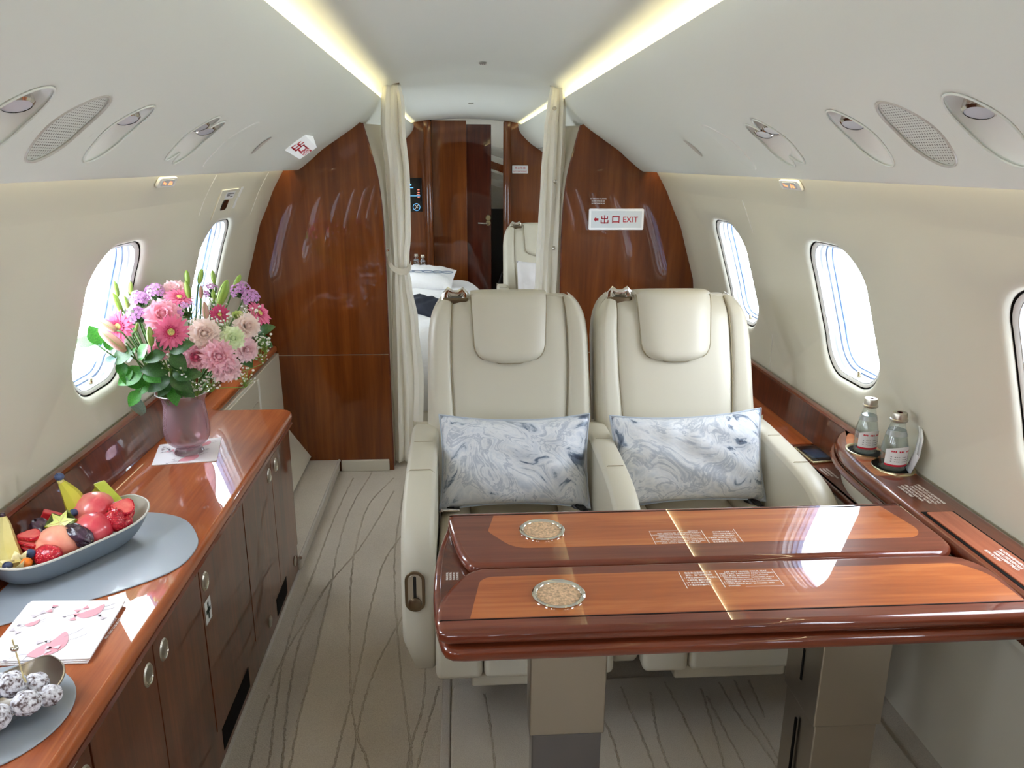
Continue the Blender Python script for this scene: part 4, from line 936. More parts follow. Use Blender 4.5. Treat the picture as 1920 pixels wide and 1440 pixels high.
def cushion(name, mat, W, H, T, M, puck=1.0, pip=True, pmat='piping_grey', seed=0):
    rnd = random.Random(seed); n, k = 29, 17; fr = []; bk = []; ph = [rnd.uniform(0, 6) for _ in range(6)]
    for j in range(k):
        v = -1+2*j/(k-1); a = []; b = []
        for i in range(n):
            u = -1+2*i/(n-1)
            px = u*W/2*(1-.055*(1-v*v)*abs(u)**3*puck*0.9); pz = v*H/2*(1-.13*(1-abs(u)**2.2)*abs(v)**3*puck)
            t = (max(0, 1-abs(u)**3.2)*max(0, 1-abs(v)**2.8))**.55*T/2
            wr = .006*math.sin(9*u+ph[0]+3*v)*math.sin(7*v+ph[1])+.004*math.sin(17*u+ph[2])*max(0, v)
            edge = (1-abs(u)**4)*(1-abs(v)**4)
            a.append((px, -t-wr*edge, pz)); b.append((px, t*.75+wr*edge, pz))
        fr.append(a); bk.append(b)
    m = MB(); m.grid(fr); m.grid(bk); root = empty(name, tuple(M.to_translation()-Vector((0, 0, H/2)))); m.xf(M); m.build('cover', mat, root, ang=80)
    if pip:
        ed = [fr[0][i] for i in range(n)]+[fr[j][n-1] for j in range(1, k)]+[fr[k-1][i] for i in range(n-2, -1, -1)]+[fr[j][0] for j in range(k-2, 0, -1)]
        m = MB(); m.tube(ed, .0032, 6, closed=True); m.xf(M); m.build('piping', MATS[pmat], root)
    return root
tilt = Matrix.Rotation(-.30, 4, 'X')
tag(cushion('cushion', MATS['marble_a'], .416, .262, .115, Matrix.Translation((.084, 1.975, .588)) @ Matrix.Rotation(.01, 4, 'Y') @ tilt, seed=1), 'blue-grey marbled satin cushion on the seat beside the aisle', 'cushion', 'marbled cushions')
tag(cushion('cushion', MATS['marble_b'], .430, .262, .115, Matrix.Translation((.570, 1.975, .587)) @ Matrix.Rotation(-.035, 4, 'Y') @ tilt, seed=2), 'blue-grey marbled satin cushion on the right seat by the wall', 'cushion', 'marbled cushions')

# ================================================================== TABLE
t = empty('folding_table', (.38, 1.22, 0)); tag(t, 'glossy wooden folding table with two leaves on two steel pedestals', 'table')
base = [(-.062, 1.004), (-.080, 1.006), (-.091, 1.014)]+crom([(-.097, 1.028), (-.108, 1.09), (-.114, 1.19), (-.110, 1.31), (-.092, 1.428)], 6)
slab(base+[(.845, 1.428), (.852, 1.40), (.852, 1.04), (.845, 1.008)], .650, .673, .010, seg=5).build('table_base', MATS['wood_edge'], t)
slab([(p[0]+.012, p[1]) for p in base[3:]]+[(.84, 1.42), (.84, 1.02)], .670, .676, .002).build('inner_rail', MATS['wood_cab'], t)
FAR = crom([(-.030, 1.211), (-.052, 1.222), (-.070, 1.268), (-.083, 1.34), (-.091, 1.400)], 5)+roundpoly([(-.094, 1.428), (.852, 1.428)], 0)[:0]
far = FAR+[(-.090, 1.422), (-.078, 1.428), (.845, 1.428), (.853, 1.420)]+crom([(.854, 1.27), (.846, 1.235), (.818, 1.213), (.79, 1.2115)], 5)
slab(far, .676, .700, .011, seg=5).build('leaf_far', MATS['wood_border'], t); lf = COL.objects[-1]
near = crom([(-.030, 1.2065), (-.058, 1.190), (-.088, 1.140), (-.104, 1.09), (-.106, 1.05)], 5)+[(-.100, 1.020), (-.086, 1.011), (.838, 1.011), (.848, 1.018)]+crom([(.860, 1.06), (.866, 1.11), (.862, 1.158), (.842, 1.192), (.812, 1.2065)], 5)
slab(near, .676, .700, .011, seg=5).build('leaf_near', MATS['wood_border'], t); ln = COL.objects[-1]
inl = roundpoly([(.032, 1.2705), (.800, 1.2705), (.822, 1.30), (.802, 1.408), (.0, 1.408), (-.014, 1.34)], [.03, .02, .02, .002, .002, .01], 5)
slab(inl, .6990, .70025, .0002).build('inlay', MATS['wood_table'], lf)
inl = roundpoly([(-.052, 1.048), (.850, 1.048), (.848, 1.13), (.815, 1.172), (-.018, 1.172), (-.034, 1.16)], [.001, .001, .02, .02, .02, .01], 5)
slab(inl, .6990, .70025, .0002).build('inlay', MATS['wood_table'], ln)
MB().box(-.098, .845, 1.0435, 1.0458, .6992, .70035).build('groove_line', MATS['gap_dark'], ln); MB().box(-.088, .850, 1.4105, 1.4125, .6992, .70035).build('groove_line', MATS['gap_dark'], lf)
def cup(parent, x, y):
    m = MB(); m.lathe([(.0435, .700), (.0440, .7025), (.0415, .7042), (.0375, .7035), (.0355, .7015), (.0350, .6995)], 40, (x, y, 0)); cr = m.build('cup_ring', MATS['chrome'], parent)
    m = MB(); m.lathe([(0, .7012), (.0352, .7012), (.0356, .6995)], 36, (x, y, 0)); m.build('cork_pad', MATS['cork'], cr)
cup(lf, .0905, 1.339); cup(ln, .094, 1.1095)
EN = ['LIFE VEST UNDER YOUR SEAT', 'FOR TAXI, TAKE-OFF AND LANDING:', '1 SEAT MUST BE FACING AFT, UPRIGHT', '   WITH THE HEADREST EXTENDED, FULLY', '   TRACKED OUTBOARD AND LOCKED', '2 TABLE MUST BE IN FULL DOWN POSITION', '3 TABLE LEAVES MUST BE FOLDED AND', '   STOWED']
CN = ['救生衣在您座椅下方', '滑行、起飞和着陆时:', '1 座椅必须面向后方, 椅背直立,', '   头枕升起, 靠外侧锁定', '2 餐桌必须在最低位置', '3 餐桌必须折叠并收好']
for lab, M in (('white bilingual safety placard on the near table leaf', frame_mat((.310, 1.1155, .7006), (1, 0, 0), (0, 1, 0))), ('upside-down white bilingual safety placard on the far table leaf', frame_mat((.462, 1.322, .7006), (-1, 0, 0), (0, -1, 0)))):
    r = empty('placard', tuple(M.to_translation())); tag(r, lab, 'placard', 'table placards')
    flat([R4(0, -.001, .0012, .053), R4(.064, -.001, .0655, .053), R4(.1655, -.001, .1665, .053), R4(.10, -.001, .166, -.0003)], M).build('border_lines', MATS['ink_white'], r)
    for k, s in enumerate(EN): lettering(s, M @ Matrix.Translation((.068 if k > 1 else .117, .0460-k*.0064, 0)), MATS['ink_white'], r, .0062 if k < 2 else .0052, align='CENTER' if k < 2 else 'LEFT', bold=.00012, sx=.92)
    for k, s in enumerate(CN): lettering(s, M @ Matrix.Translation((.004 if k > 1 else .033, .0460-k*.0078, 0)), MATS['ink_white'], r, .0066 if k < 2 else .0054, align='CENTER' if k < 2 else 'LEFT', bold=.00012, sx=.8)
r = empty('placard', (-.05, 1.21, .678)); tag(r, 'small white placard on the table base between the leaf corners', 'placard')
M = frame_mat((-.092, 1.232, .6765), (0, -1, 0), (1, 0, 0))
for k in range(4): lettering('TABLE LEAF MUST BE', M @ Matrix.Translation((0, .018-k*.006, 0)), MATS['ink_white'], r, .005, bold=.0002, sx=.55)
# pedestals: telescoping steel columns
def pedestal(x0, x1, y0, y1, slot):
    up = MB().box(x0, x1, y0, y1, .345, .652).build('column', MATS['steel'], t, bevel=.003)
    lo = MB().box(x0+.005, x1-.005, y0+.004, y1-.004, .0, .35).build('lower_column', MATS['steel_mirror'] if not slot else MATS['steel'], t, bevel=.003)
    if slot:
        for z0, z1 in ((.40, .47), (.10, .31)): MB().box(x0-.0015, x0+.002, (y0+y1)/2-.003, (y0+y1)/2+.003, z0, z1).build('track_slot', MATS['gap_dark'], up if z0 > .35 else lo)
pedestal(.058, .200, 1.20, 1.26, False); pedestal(.602, .735, 1.19, 1.33, True)
# ================================================================== CURTAINS
def fabric(name, col, trans=.25):
    m, nd, lk, b = base_mat(name, col, .75, sheen=.4)
    v = coords(nd, lk, (1, 1, 1)); bump(nd, lk, b, noise(nd, lk, v, 900, 2), .35, .001)
    t = nd.new('ShaderNodeBsdfTranslucent'); t.inputs[0].default_value = (*lin(col), 1); mx = nd.new('ShaderNodeMixShader'); mx.inputs[0].default_value = trans
    lk.new(b.outputs[0], mx.inputs[1]); lk.new(t.outputs[0], mx.inputs[2]); lk.new(mx.outputs[0], nd['Material Output'].inputs['Surface']); return m
fabric('curtain', (253, 250, 242), .3); fabric('curtain_tie', (226, 218, 200), .1)
def curtain(name, levels, label, folds, yb, ph):
    """levels: (z, x left, x right, fold depth); a pleated sheet hanging in the doorway"""
    r = empty(name, ((levels[-1][1]+levels[-1][2])/2, yb, levels[-1][0])); tag(r, label, 'curtain', 'doorway curtains')
    n = folds*14; rows = []; L = crom([(z, a, b, d) for z, a, b, d in levels], 7) if False else None
    Z = [l[0] for l in levels]
    for i in range(len(levels)-1):
        for q in range(8):
            t = q/8; t2 = t*t*(3-2*t); A, B = levels[i], levels[i+1]
            z = A[0]+(B[0]-A[0])*t; xa = A[1]+(B[1]-A[1])*t2; xb = A[2]+(B[2]-A[2])*t2; d = A[3]+(B[3]-A[3])*t2; rows.append((z, xa, xb, d))
    rows.append(levels[-1]); G = []
    for z, xa, xb, d in rows:
        row = []
        for k in range(n+1):
            u = k/n; w = 2*PI*folds*u+ph
            fx = u+.35/folds/6.28*math.sin(2*w)+.02*math.sin(3*z+5*u)
            row.append((xa+(xb-xa)*min(max(fx, -.02), 1.02), yb+.62*d*math.sin(w)*(.8+.3*math.sin(7*u+1.7*z))+.006*math.sin(9*z+11*u), z))
        G.append(row)
    m = MB(); m.grid(G); m.build('cloth', MATS['curtain'], r, ang=80, thick=.0015); return r, G
# left curtain: gathered by a tie, flaring towards the floor
cl, G = curtain('curtain', [(1.690, -.368, -.296, .006), (1.62, -.380, -.284, .022), (1.52, -.385, -.284, .026), (1.32, -.372, -.272, .026), (1.10, -.366, -.274, .024), (.965, -.362, -.285, .022), (.92, -.360, -.286, .020), (.86, -.366, -.278, .022), (.695, -.374, -.254, .028), (.40, -.384, -.236, .032), (.15, -.389, -.245, .034), (.020, -.392, -.252, .034)], 'cream pleated curtain tied back at the left side of the doorway', 3, 3.425, .6)
bz = [(-.372, 1.010, 3.40), (-.377, .985, 3.392), (-.366, .955, 3.386), (-.345, .932, 3.384), (-.320, .922, 3.384), (-.296, .924, 3.388), (-.280, .936, 3.398), (-.276, .948, 3.43)]
P_ = crom([(a, c, b) for a, b, c in bz], 5); m = MB(); m.grid([[(p[0], p[1], p[2]+h) for h in (-.014, -.012, .012, .014)] for p in P_]); m.build('tie_band', MATS['curtain_tie'], cl, ang=80, thick=.002)
m = MB(); m.lathe([(0, 0), (.006, 0), (.0055, .003), (0, .0035)], 12); m.xf(frame_mat((-.372, 3.395, 1.012), (1, 0, 0), (0, 0, 1))); m.build('tie_stud', MATS['chrome'], cl)
cr, G = curtain('curtain', [(1.690, .330, .390, .006), (1.60, .318, .398, .022), (1.52, .308, .398, .026), (1.30, .296, .396, .026), (1.12, .288, .395, .026), (.95, .280, .394, .026), (.80, .276, .390, .028), (.50, .280, .390, .030), (.020, .290, .392, .030)], 'cream pleated curtain with snap buttons at the right side of the doorway', 3, 3.425, 2.4)
for z, x in ((1.600, .343), (1.305, .352), (1.022, .352)):
    m = MB(); m.lathe([(0, 0), (.0085, 0), (.009, .002), (.006, .0035), (.004, .002), (0, .002)], 16); m.xf(frame_mat((x, 3.392, z), (1, 0, 0), (0, 0, 1))); m.build('snap_button', MATS['satin'], cr)
MB().box(.392, .412, 3.375, 3.38, .70, .985).build('tie_band', MATS['curtain_tie'], cr)
m = MB(); m.lathe([(0, 0), (.006, 0), (.0055, .003), (0, .0035)], 12); m.xf(frame_mat((.402, 3.374, .972), (1, 0, 0), (0, 0, 1))); m.build('tie_stud', MATS['chrome'], cr)
for sg in (-1, 1):
    x0, x1 = (-.385, -.30) if sg < 0 else (.325, .395)
    tag(MB().box(x0, x1, 3.416, 3.434, 1.690, 1.697).build('curtain_track', MATS['bronze']), 'short dark curtain track under the ceiling, %s' % ORD[sg], 'track', 'curtain tracks')

# ================================================================== AFT CABIN FURNITURE
plain('linen', (240, 240, 242), .8, bscale=9, bstr=.5, bdist=.03); plain('navy', (28, 34, 50), .8, bscale=40, bstr=.3); plain('print_grey', (128, 140, 158), .8)
r = empty('bed', (-.45, 4.75, 0)); tag(r, 'made-up white bed along the left side of the aft cabin', 'bed')
MB().box(-.94, .06, 3.72, 5.62, .02, .36).build('divan', MATS['panel_leather'], r, bevel=.01)
rows = []
for j in range(40):
    y = 3.70+1.94*j/39; row = []
    for k in range(36):
        u = k/35; x = -.95+1.13*u
        edge = max(0, (u-.80)/.20); fy = max(0, (3.80-y)/.10)+max(0, (y-5.56)/.08)
        z = .565-.30*edge**2.2-.10*min(fy, 1)**2+.012*math.sin(9*x+5*y)*math.sin(4*y+2)+.008*math.sin(21*x-13*y)
        row.append((x+.02*math.sin(6*y)*edge, y, max(z, .2)))
    rows.append(row)
m = MB(); m.grid(rows); m.grid([rows[0], [(p[0], p[1]+.004, .18) for p in rows[0]]]); m.grid([[q[-1] for q in rows], [(q[-1][0]-.004, q[-1][1], .15) for q in rows]]); m.build('duvet', MATS['linen'], r, ang=80, thick=.01)
c1 = cushion('pillow', MATS['linen'], .46, .34, .13, Matrix.Translation((-.33, 5.25, .622)) @ Matrix.Rotation(-1.33, 4, 'X') @ Matrix.Rotation(.1, 4, 'Y'), .6, False, seed=5); tag(c1, 'white pillow with a grey chain print lying on the bed', 'pillow')
MX = Matrix.Translation((-.33, 5.25, .622)) @ Matrix.Rotation(-1.33, 4, 'X') @ Matrix.Rotation(.1, 4, 'Y')
for k in range(7):
    cx = -.20+.065*k; pts = [tuple(MX @ Vector((cx+.038*math.cos(a), -.072, -.05+.016*math.sin(a)))) for a in [2*PI*q/18 for q in range(18)]]
    m = MB(); m.tube(pts, .0032, 5, closed=True); m.build('chain_link', MATS['print_grey'], c1)
tag(cushion('cushion', MATS['navy'], .24, .20, .10, Matrix.Translation((-.26, 4.28, .60)) @ Matrix.Rotation(-1.25, 4, 'X') @ Matrix.Rotation(.5, 4, 'Y'), .8, True, 'navy', 8), 'small dark navy cushion on the white bed', 'cushion')
r = empty('bed_console', (-.68, 5.84, 0)); tag(r, 'cream leather console at the head of the bed', 'console')
MB().box(-.95, -.235, 5.68, 6.0, .0, .575).build('body', MATS['panel_leather'], r, bevel=.008)
slab(rrect(.735, .34, .02, 4, -.592, 5.84), .575, .600, .006).build('top', MATS['leather_trim'], r)
def small_bottle(name, loc, h, rb, label, cat='bottle', group=None, cap='satin', lab=None, liquid=True, dark=False):
    r = empty(name, loc); tag(r, label, cat, group)
    s = h/.20; pr = [(0, 0), (rb*.92, 0), (rb, .004*s), (rb, .070*s), (rb*.97, .085*s), (rb*.84, .112*s), (rb*.66, .140*s), (rb*.55, .158*s), (rb*.51, .168*s), (rb*.50, .182*s), (rb*.52, .184*s), (rb*.52, .188*s)]
    MB().lathe(pr, 28, loc).build('glass_body', MATS['bottle_glass'], r)
    if liquid:
        MB().lathe([(0, .003*s), (rb*.9, .003*s), (rb*.94, .070*s), (rb*.9, .088*s), (rb*.78, .112*s), (rb*.60, .140*s), (0, .140*s)], 24, loc).build('water', MATS['water'], r)
    m = MB(); n = 36; rows = []
    for q, (rd, z) in enumerate(((rb*.62, .170), (rb*.65, .173), (rb*.65, .178), (rb*.58, .180), (rb*.58, .196), (rb*.54, .2015))):
        rows.append([(loc[0]+rd*(1+(.03 if k % 2 and q in (1, 2) else 0))*math.cos(2*PI*k/n), loc[1]+rd*(1+(.03 if k % 2 and q in (1, 2) else 0))*math.sin(2*PI*k/n), loc[2]+z*s) for k in range(n)])
    m.grid(rows, cu=True); m.f.append(tuple(5*n+k for k in range(n))); cp = m.build('screw_cap', MATS[cap], r)
    m = MB(); m.lathe([(0, .2018*s), (rb*.22, .2018*s)], 10, loc); m.build('cap_mark', MATS['ink_red'], cp)
    m = MB(); a0, a1 = -2.75, .15; rows = []
    for z in (.020, .048, .080): rows.append([(loc[0]+rb*1.012*math.cos(a0+(a1-a0)*k/20), loc[1]+rb*1.012*math.sin(a0+(a1-a0)*k/20), loc[2]+s*(z+(.010*math.cos(PI*(k/20-.5)*1.2) if z > .07 else 0))) for k in range(21)])
    m.grid(rows); lb = m.build('paper_label', MATS['label_white'], r)
    m = MB(); m.grid([[(loc[0]+rb*1.016*math.cos(a0+(a1-a0)*k/20), loc[1]+rb*1.016*math.sin(a0+(a1-a0)*k/20), loc[2]+s*z) for k in range(21)] for z in (.019, .026)]); m.build('red_stripe', MATS['ink_red'], lb)
    for zz, nn in ((.070, 0), (.052, 1), (.044, 1), (.036, 1)):
        m = MB()
        for g in range(3, 17):
            if (g*7+int(zz*1000)) % 4 == 0: continue
            A = a0+(a1-a0)*g/20; B = A+(a1-a0)*.034; hh = .006 if nn == 0 else .002
            m.grid([[(loc[0]+rb*1.02*math.cos(q), loc[1]+rb*1.02*math.sin(q), loc[2]+s*z) for q in (A, (A+B)/2, B)] for z in (zz, zz+hh)])
        m.build('label_print', MATS['ink_red'] if nn == 0 else MATS['ink_dark'], lb)
    m = MB(); m.grid([[(loc[0]+rr_*math.cos(2*PI*k/24), loc[1]+rr_*math.sin(2*PI*k/24), loc[2]+s*z) for k in range(24)] for rr_, z in ((rb*.80, .122), (rb*.68, .140))], cu=True)
    m.xf(Matrix.Identity(4)); m.build('neck_label', MATS['neck_label'], r)
    return r
thin_glass('water', (246, 250, 251), .03); thin_glass('neck_label', (220, 222, 226), .03, body=.35, body_col=(210, 214, 220)); plain('label_white', (226, 226, 228), .55)
small_bottle('water_bottle', (.926, 1.712, .7035), .134, .0265, 'glass water bottle in the cup holder, farther of the pair', group='water bottles on the console')
small_bottle('water_bottle', (.936, 1.604, .7035), .134, .0290, 'glass water bottle in the cup holder, nearer of the pair', group='water bottles on the console')
small_bottle('water_bottle', (-.385, 5.80, .600), .125, .026, 'left small water bottle on the console at the head of the bed', group='bottles in the aft cabin')
small_bottle('water_bottle', (-.335, 5.74, .600), .125, .026, 'right small water bottle on the console at the head of the bed', group='bottles in the aft cabin')
r = empty('napkin_packet', (.966, 1.575, .7035)); tag(r, 'upright white paper packet in the cup holder beside the water bottle', 'packet')
pt = [(.955, 1.560, .704), (.962, 1.548, .75), (.968, 1.553, .79), (.975, 1.572, .806)]
m = MB(); m.grid([[(x, y, z), (x+.004, y+.020, z+.002), (x+.010, y+.034, z+.004)] for x, y, z in pt]); m.build('paper', MATS['label_white'], r, thick=.002, ang=70)
m = MB(); m.grid([[(x-.002, y-.003, z+.002), (x+.001, y+.012, z+.003)] for x, y, z in pt[1:]]); m.build('fold_flap', MATS['sign_white'], r, thick=.001)
tag(cushion('cushion', MATS['cushion_plain'], .34, .30, .12, Matrix.Translation((.455, 4.66, .665)) @ Matrix.Rotation(-.35, 4, 'X'), .7, False, seed=11), 'plain white cushion on the aft seat behind the right curtain', 'cushion')
# folded blanket / box edges by the aft seat
r = empty('storage_bag', (.22, 5.7, 0)); tag(r, 'patterned white bag on the floor in front of the aft partition', 'bag')
MB().box(.20, .34, 5.62, 5.80, .0, .38).build('body', MATS['linen'], r, bevel=.02, seg=3)
for k in range(4):
    m = MB(); m.tube([(.27+.016*math.cos(a), 5.618, .32-.06*k+.022*math.sin(a)) for a in [2*PI*q/14 for q in range(14)]], .004, 5, closed=True); m.build('chain_print', MATS['print_grey'], r)
m = MB(); m.tube([(.23, 5.70, .38), (.22, 5.69, .50), (.25, 5.69, .60), (.29, 5.70, .50), (.30, 5.70, .38)], .010, 8); m.build('handle', MATS['black'], r)

# ================================================================== THINGS ON THE WORKTOP
ZT = .6003
plain('mat_grey', (150, 158, 168), .34, coat=.2); plain('bowl_grey', (112, 122, 132), .32, coat=.25); plain('bowl_in', (196, 194, 186), .38)
plain('paper', (236, 232, 236), .7); plain('print_pink', (226, 158, 170), .7); plain('print_ink', (150, 140, 152), .7); plain('print_light', (206, 196, 204), .7)
mat1 = crom([(-.640, 1.560), (-.618, 1.490), (-.632, 1.405), (-.70, 1.335), (-.80, 1.268), (-.875, 1.222), (-.915, 1.225), (-.928, 1.32), (-.926, 1.52), (-.90, 1.63), (-.84, 1.672), (-.76, 1.668), (-.69, 1.632)], 6, True)
tag(slab(mat1, ZT, ZT+.003, .0014).build('placemat', MATS['mat_grey']), 'large grey-blue leather placemat under the fruit bowl', 'placemat', 'grey placemats')
mat2 = [(-.765+.125*math.cos(2*PI*k/48), .985+.125*math.sin(2*PI*k/48)) for k in range(48)]
tag(slab(mat2, ZT, ZT+.003, .0014).build('placemat', MATS['mat_grey']), 'round grey placemat under the bowl of sugared truffles', 'placemat', 'grey placemats')
def dress(M, s, flip=1):
    """a pink swirling-skirt motif with thin limbs"""
    sk = [(0, 0), (.30, .22), (.62, .34), (.95, .62), (1.0, .30), (.92, -.06), (.66, -.30), (.30, -.34), (.02, -.14)]
    P = [tuple(p) for p in crom(sk, 4, True)]
    return [[(x*s, y*s*flip) for x, y in P]]
def booklet(name, corners, label, th=.004, sheets=2, seed=1, motif=1.0):
    r = empty(name, (sum(c[0] for c in corners)/4, sum(c[1] for c in corners)/4, ZT)); tag(r, label, 'napkin', 'printed paper napkins')
    for k in range(sheets):
        dx = .0015*k; m = slab(roundpoly([(c[0]+dx*((-1)**k), c[1]+dx) for c in corners], .004, 3), ZT+th/sheets*k, ZT+th/sheets*(k+1)*.97, .0006); m.build('paper_sheet', MATS['paper'], r)
    A, B, Cc, D = [Vector((*c, 0)) for c in corners]; rnd = random.Random(seed); M0 = None
    def at(u, v): p = A*(1-u)*(1-v)+B*u*(1-v)+Cc*u*v+D*(1-u)*v; return p
    ex = (B-A).normalized(); L = (B-A).length
    zt = ZT+th+.0004; zk = 0
    for (u, v, sc, ang) in ((.62, .74, .24, .25), (.40, .10, .36, .55), (.16, .58, .12, .2)):
        zk += 1; p = at(u, v); M = Matrix.Translation((p.x, p.y, zt+.00016*zk)) @ Matrix.Rotation(math.atan2(ex.y, ex.x)+ang, 4, 'Z'); s = L*sc*motif
        flat(dress(M, s), M).build('printed_dress', MATS['print_pink'], r)
        m = MB(); 
        for pts in ([(0, 0), (-.2, .1), (-.42, .05)], [(0, -.05), (-.12, -.22), (-.32, -.3)], [(.9, .35), (1.2, .42), (1.42, .55)], [(.92, .1), (1.2, .1), (1.45, .16)]):
            m.tube([tuple(M @ Vector((x*s, y*s, 0))) for x, y in pts], .0005, 4, flat=.3)
        for q in range(1): m.ell(tuple(M @ Vector((-.52*s, .02*s, 0))), (.0030*motif, .0026*motif, .0003), 10, 4)
        pl = m.build('printed_limbs', MATS['print_ink'], r); pl['kind'] = 'stuff'
    for k in range(9):
        u, v = rnd.uniform(.08, .92), rnd.uniform(.08, .92); zk += 1; p = at(u, v); M = Matrix.Translation((p.x, p.y, zt+.00016*zk)) @ Matrix.Rotation(rnd.uniform(0, 6), 4, 'Z'); s = .011*motif
        flat([[(0, 0), (s, s*.6), (s, -s*.5)], [(0, 0), (-s, s*.5), (-s*.9, -s*.5)]], M).build('printed_bow', MATS['print_pink'] if k % 3 == 0 else MATS['print_light'], r)
    return r
booklet('napkin', [(-.886, 1.966), (-.724, 1.990), (-.765, 2.178), (-.923, 2.122)], 'white printed napkin under the flower vase', .0025, 1, 3)
booklet('napkin', [(-.835, 1.112), (-.668, 1.110), (-.682, 1.284), (-.852, 1.292)], 'stack of white paper napkins printed with pink dresses', .008, 3, 5)
r = empty('placard', (-.665, 1.22, ZT)); tag(r, 'small white lettered placard on the worktop beside the napkin stack', 'placard')
M = frame_mat((-.671, 1.178, ZT+.0004), (0, 1, 0), (-1, 0, 0))
for k in range(3): lettering('MAX LOAD 25 LB NO STEP', M @ Matrix.Translation((0, .012-k*.008, 0)), MATS['ink_white'], r, .0066, bold=.0002, sx=.8)

def boat(name, label, c, ang, L, Wd, H, rise, mat_out, mat_in, th=.004, sweep=1.0, foot=.30):
    """boat-shaped bowl: rim rises at both tips; inner and outer skins"""
    r = empty(name, c); tag(r, label, 'bowl', 'boat-shaped bowls'); M = Matrix.Translation(c) @ Matrix.Rotation(ang, 4, 'Z'); n = 56; K = 9
    def surf(off):
        rows = []
        for j in range(K+1):
            t = j/K; row = []
            for k in range(n):
                a = 2*PI*k/n; ca, sa = math.cos(a), math.sin(a)
                ex = abs(ca)**.60*(1 if ca > 0 else -1); ey = abs(sa)**.72*(1 if sa > 0 else -1)
                f = foot+(1-foot)*t**.75; rim = H+rise*abs(ca)**3.0
                row.append((ex*(L/2)*f-off*ca*(t*.7+.3), ey*(Wd/2)*f-off*sa*(t*.7+.3), rim*t**1.7+off*(1-t)))
            rows.append(row)
        return rows
    A = surf(0); B = surf(th)
    m = MB(); m.grid(A, cu=True); m.f.append(tuple(range(n-1, -1, -1))); m.xf(M); m.build('outer_skin', mat_out, r, ang=70)
    m = MB(); m.grid(B, cu=True); m.f.append(tuple(range(n))); m.xf(M); m.build('inner_skin', mat_in, r, ang=70)
    m = MB(); m.tube([((A[K][k][0]+B[K][k][0])/2, (A[K][k][1]+B[K][k][1])/2, A[K][k][2]) for k in range(n)], th*.62, 6, closed=True); m.xf(M); m.build('rim', mat_in, r)
    return r, M
BC = (-.857, 1.462, ZT+.0032)
bowl, BM = boat('fruit_bowl', 'grey boat-shaped bowl heaped with fruit', BC, math.radians(57), .335, .160, .050, .020, MATS['bowl_grey'], MATS['bowl_in'], foot=.56)
TC = (-.738, .985, ZT+.0032)
bowl2, TM = boat('truffle_bowl', 'small silver boat-shaped bowl of sugared truffles', TC, math.radians(52), .185, .112, .030, .014, MATS['chrome'], MATS['steel'], .003)
# vase
V0 = Vector((-.818, 2.060, ZT+.0028))
r = empty('vase', tuple(V0)); tag(r, 'mauve glass footed vase holding the bouquet', 'vase')
pv = [(.0, .0), (.036, .0), (.037, .006), (.034, .012), (.036, .020), (.046, .028), (.056, .040), (.060, .058), (.060, .080), (.057, .110), (.054, .135), (.055, .150), (.060, .163), (.069, .175)]
P_ = [tuple(p) for p in crom([(a, b) for a, b in pv], 3)]
MB().lathe(P_, 48, tuple(V0)).build('vase_wall', MATS['vase_glass'], r, ang=80); vw = COL.objects[-1]
vm = vw.data; bm = bmesh.new(); bm.from_mesh(vm); big = [f for f in bm.faces if len(f.verts) > 10 and f.calc_center_median().z > .1]; bmesh.ops.delete(bm, geom=big, context='FACES'); bm.to_mesh(vm); bm.free()
m = MB(); m.tube([(V0.x+.069*math.cos(2*PI*k/48), V0.y+.069*math.sin(2*PI*k/48), V0.z+.175) for k in range(48)], .0016, 6, closed=True); m.build('vase_lip', MATS['vase_lip'], r)
m = MB(); m.lathe([(0, .001), (.036, .001), (.0385, .006), (.035, .012), (.033, .018), (0, .018)], 32, tuple(V0)); m.build('glass_foot', MATS['bottle_glass'], r)
# ================================================================== FRUIT
def fruit_mat(name, stops, scale=14, rough=.3, coat=.3, bsc=0, bst=.2, stretch=(1, 1, 1)):
    m, nd, lk, b = base_mat(name, stops[0][1], rough, 0, coat, .1); v = coords(nd, lk, stretch)
    lk.new(ramp(nd, lk, noise(nd, lk, v, scale, 5), stops), b.inputs['Base Color'])
    if bsc: bump(nd, lk, b, noise(nd, lk, v, bsc, 3), bst, .004)
    return m
fruit_mat('banana', [(.3, (214, 198, 66)), (.62, (196, 190, 62)), (.8, (150, 150, 44))], 9, .45); fruit_mat('banana_pale', [(.3, (232, 220, 160)), (.7, (214, 196, 112))], 9, .5)
fruit_mat('starfruit', [(.3, (206, 212, 92)), (.7, (176, 190, 54))], 20, .25); fruit_mat('star_edge', [(.3, (150, 172, 40)), (.7, (176, 190, 60))], 20, .3)
fruit_mat('nectarine', [(.30, (206, 52, 72)), (.5, (222, 92, 100)), (.72, (238, 158, 138))], 16, .3, .4, stretch=(1, 1, .5)); fruit_mat('peach', [(.30, (226, 118, 104)), (.55, (240, 168, 140)), (.75, (246, 196, 160))], 12, .45, .15)
fruit_mat('date', [(.3, (34, 20, 32)), (.6, (62, 40, 58)), (.8, (98, 72, 92))], 26, .25, .4, 55, .9)
fruit_mat('berry_blue', [(.3, (34, 44, 76)), (.7, (74, 92, 132))], 50, .5, .1)
fruit_mat('straw_in', [(.35, (240, 124, 116)), (.65, (222, 52, 64))], 40, .3)
def straw_mat():
    m, nd, lk, b = base_mat('straw_skin', (196, 16, 44), .22, 0, .4, .1); v = coords(nd, lk)
    vo = nd.new('ShaderNodeTexVoronoi'); vo.inputs['Scale'].default_value = 260; lk.new(v, vo.inputs['Vector'])
    lk.new(ramp(nd, lk, vo.outputs['Distance'], [(.10, (238, 170, 150)), (.24, (208, 24, 50)), (.8, (158, 8, 34))]), b.inputs['Base Color']); bump(nd, lk, b, vo.outputs['Distance'], .5, .002); return m
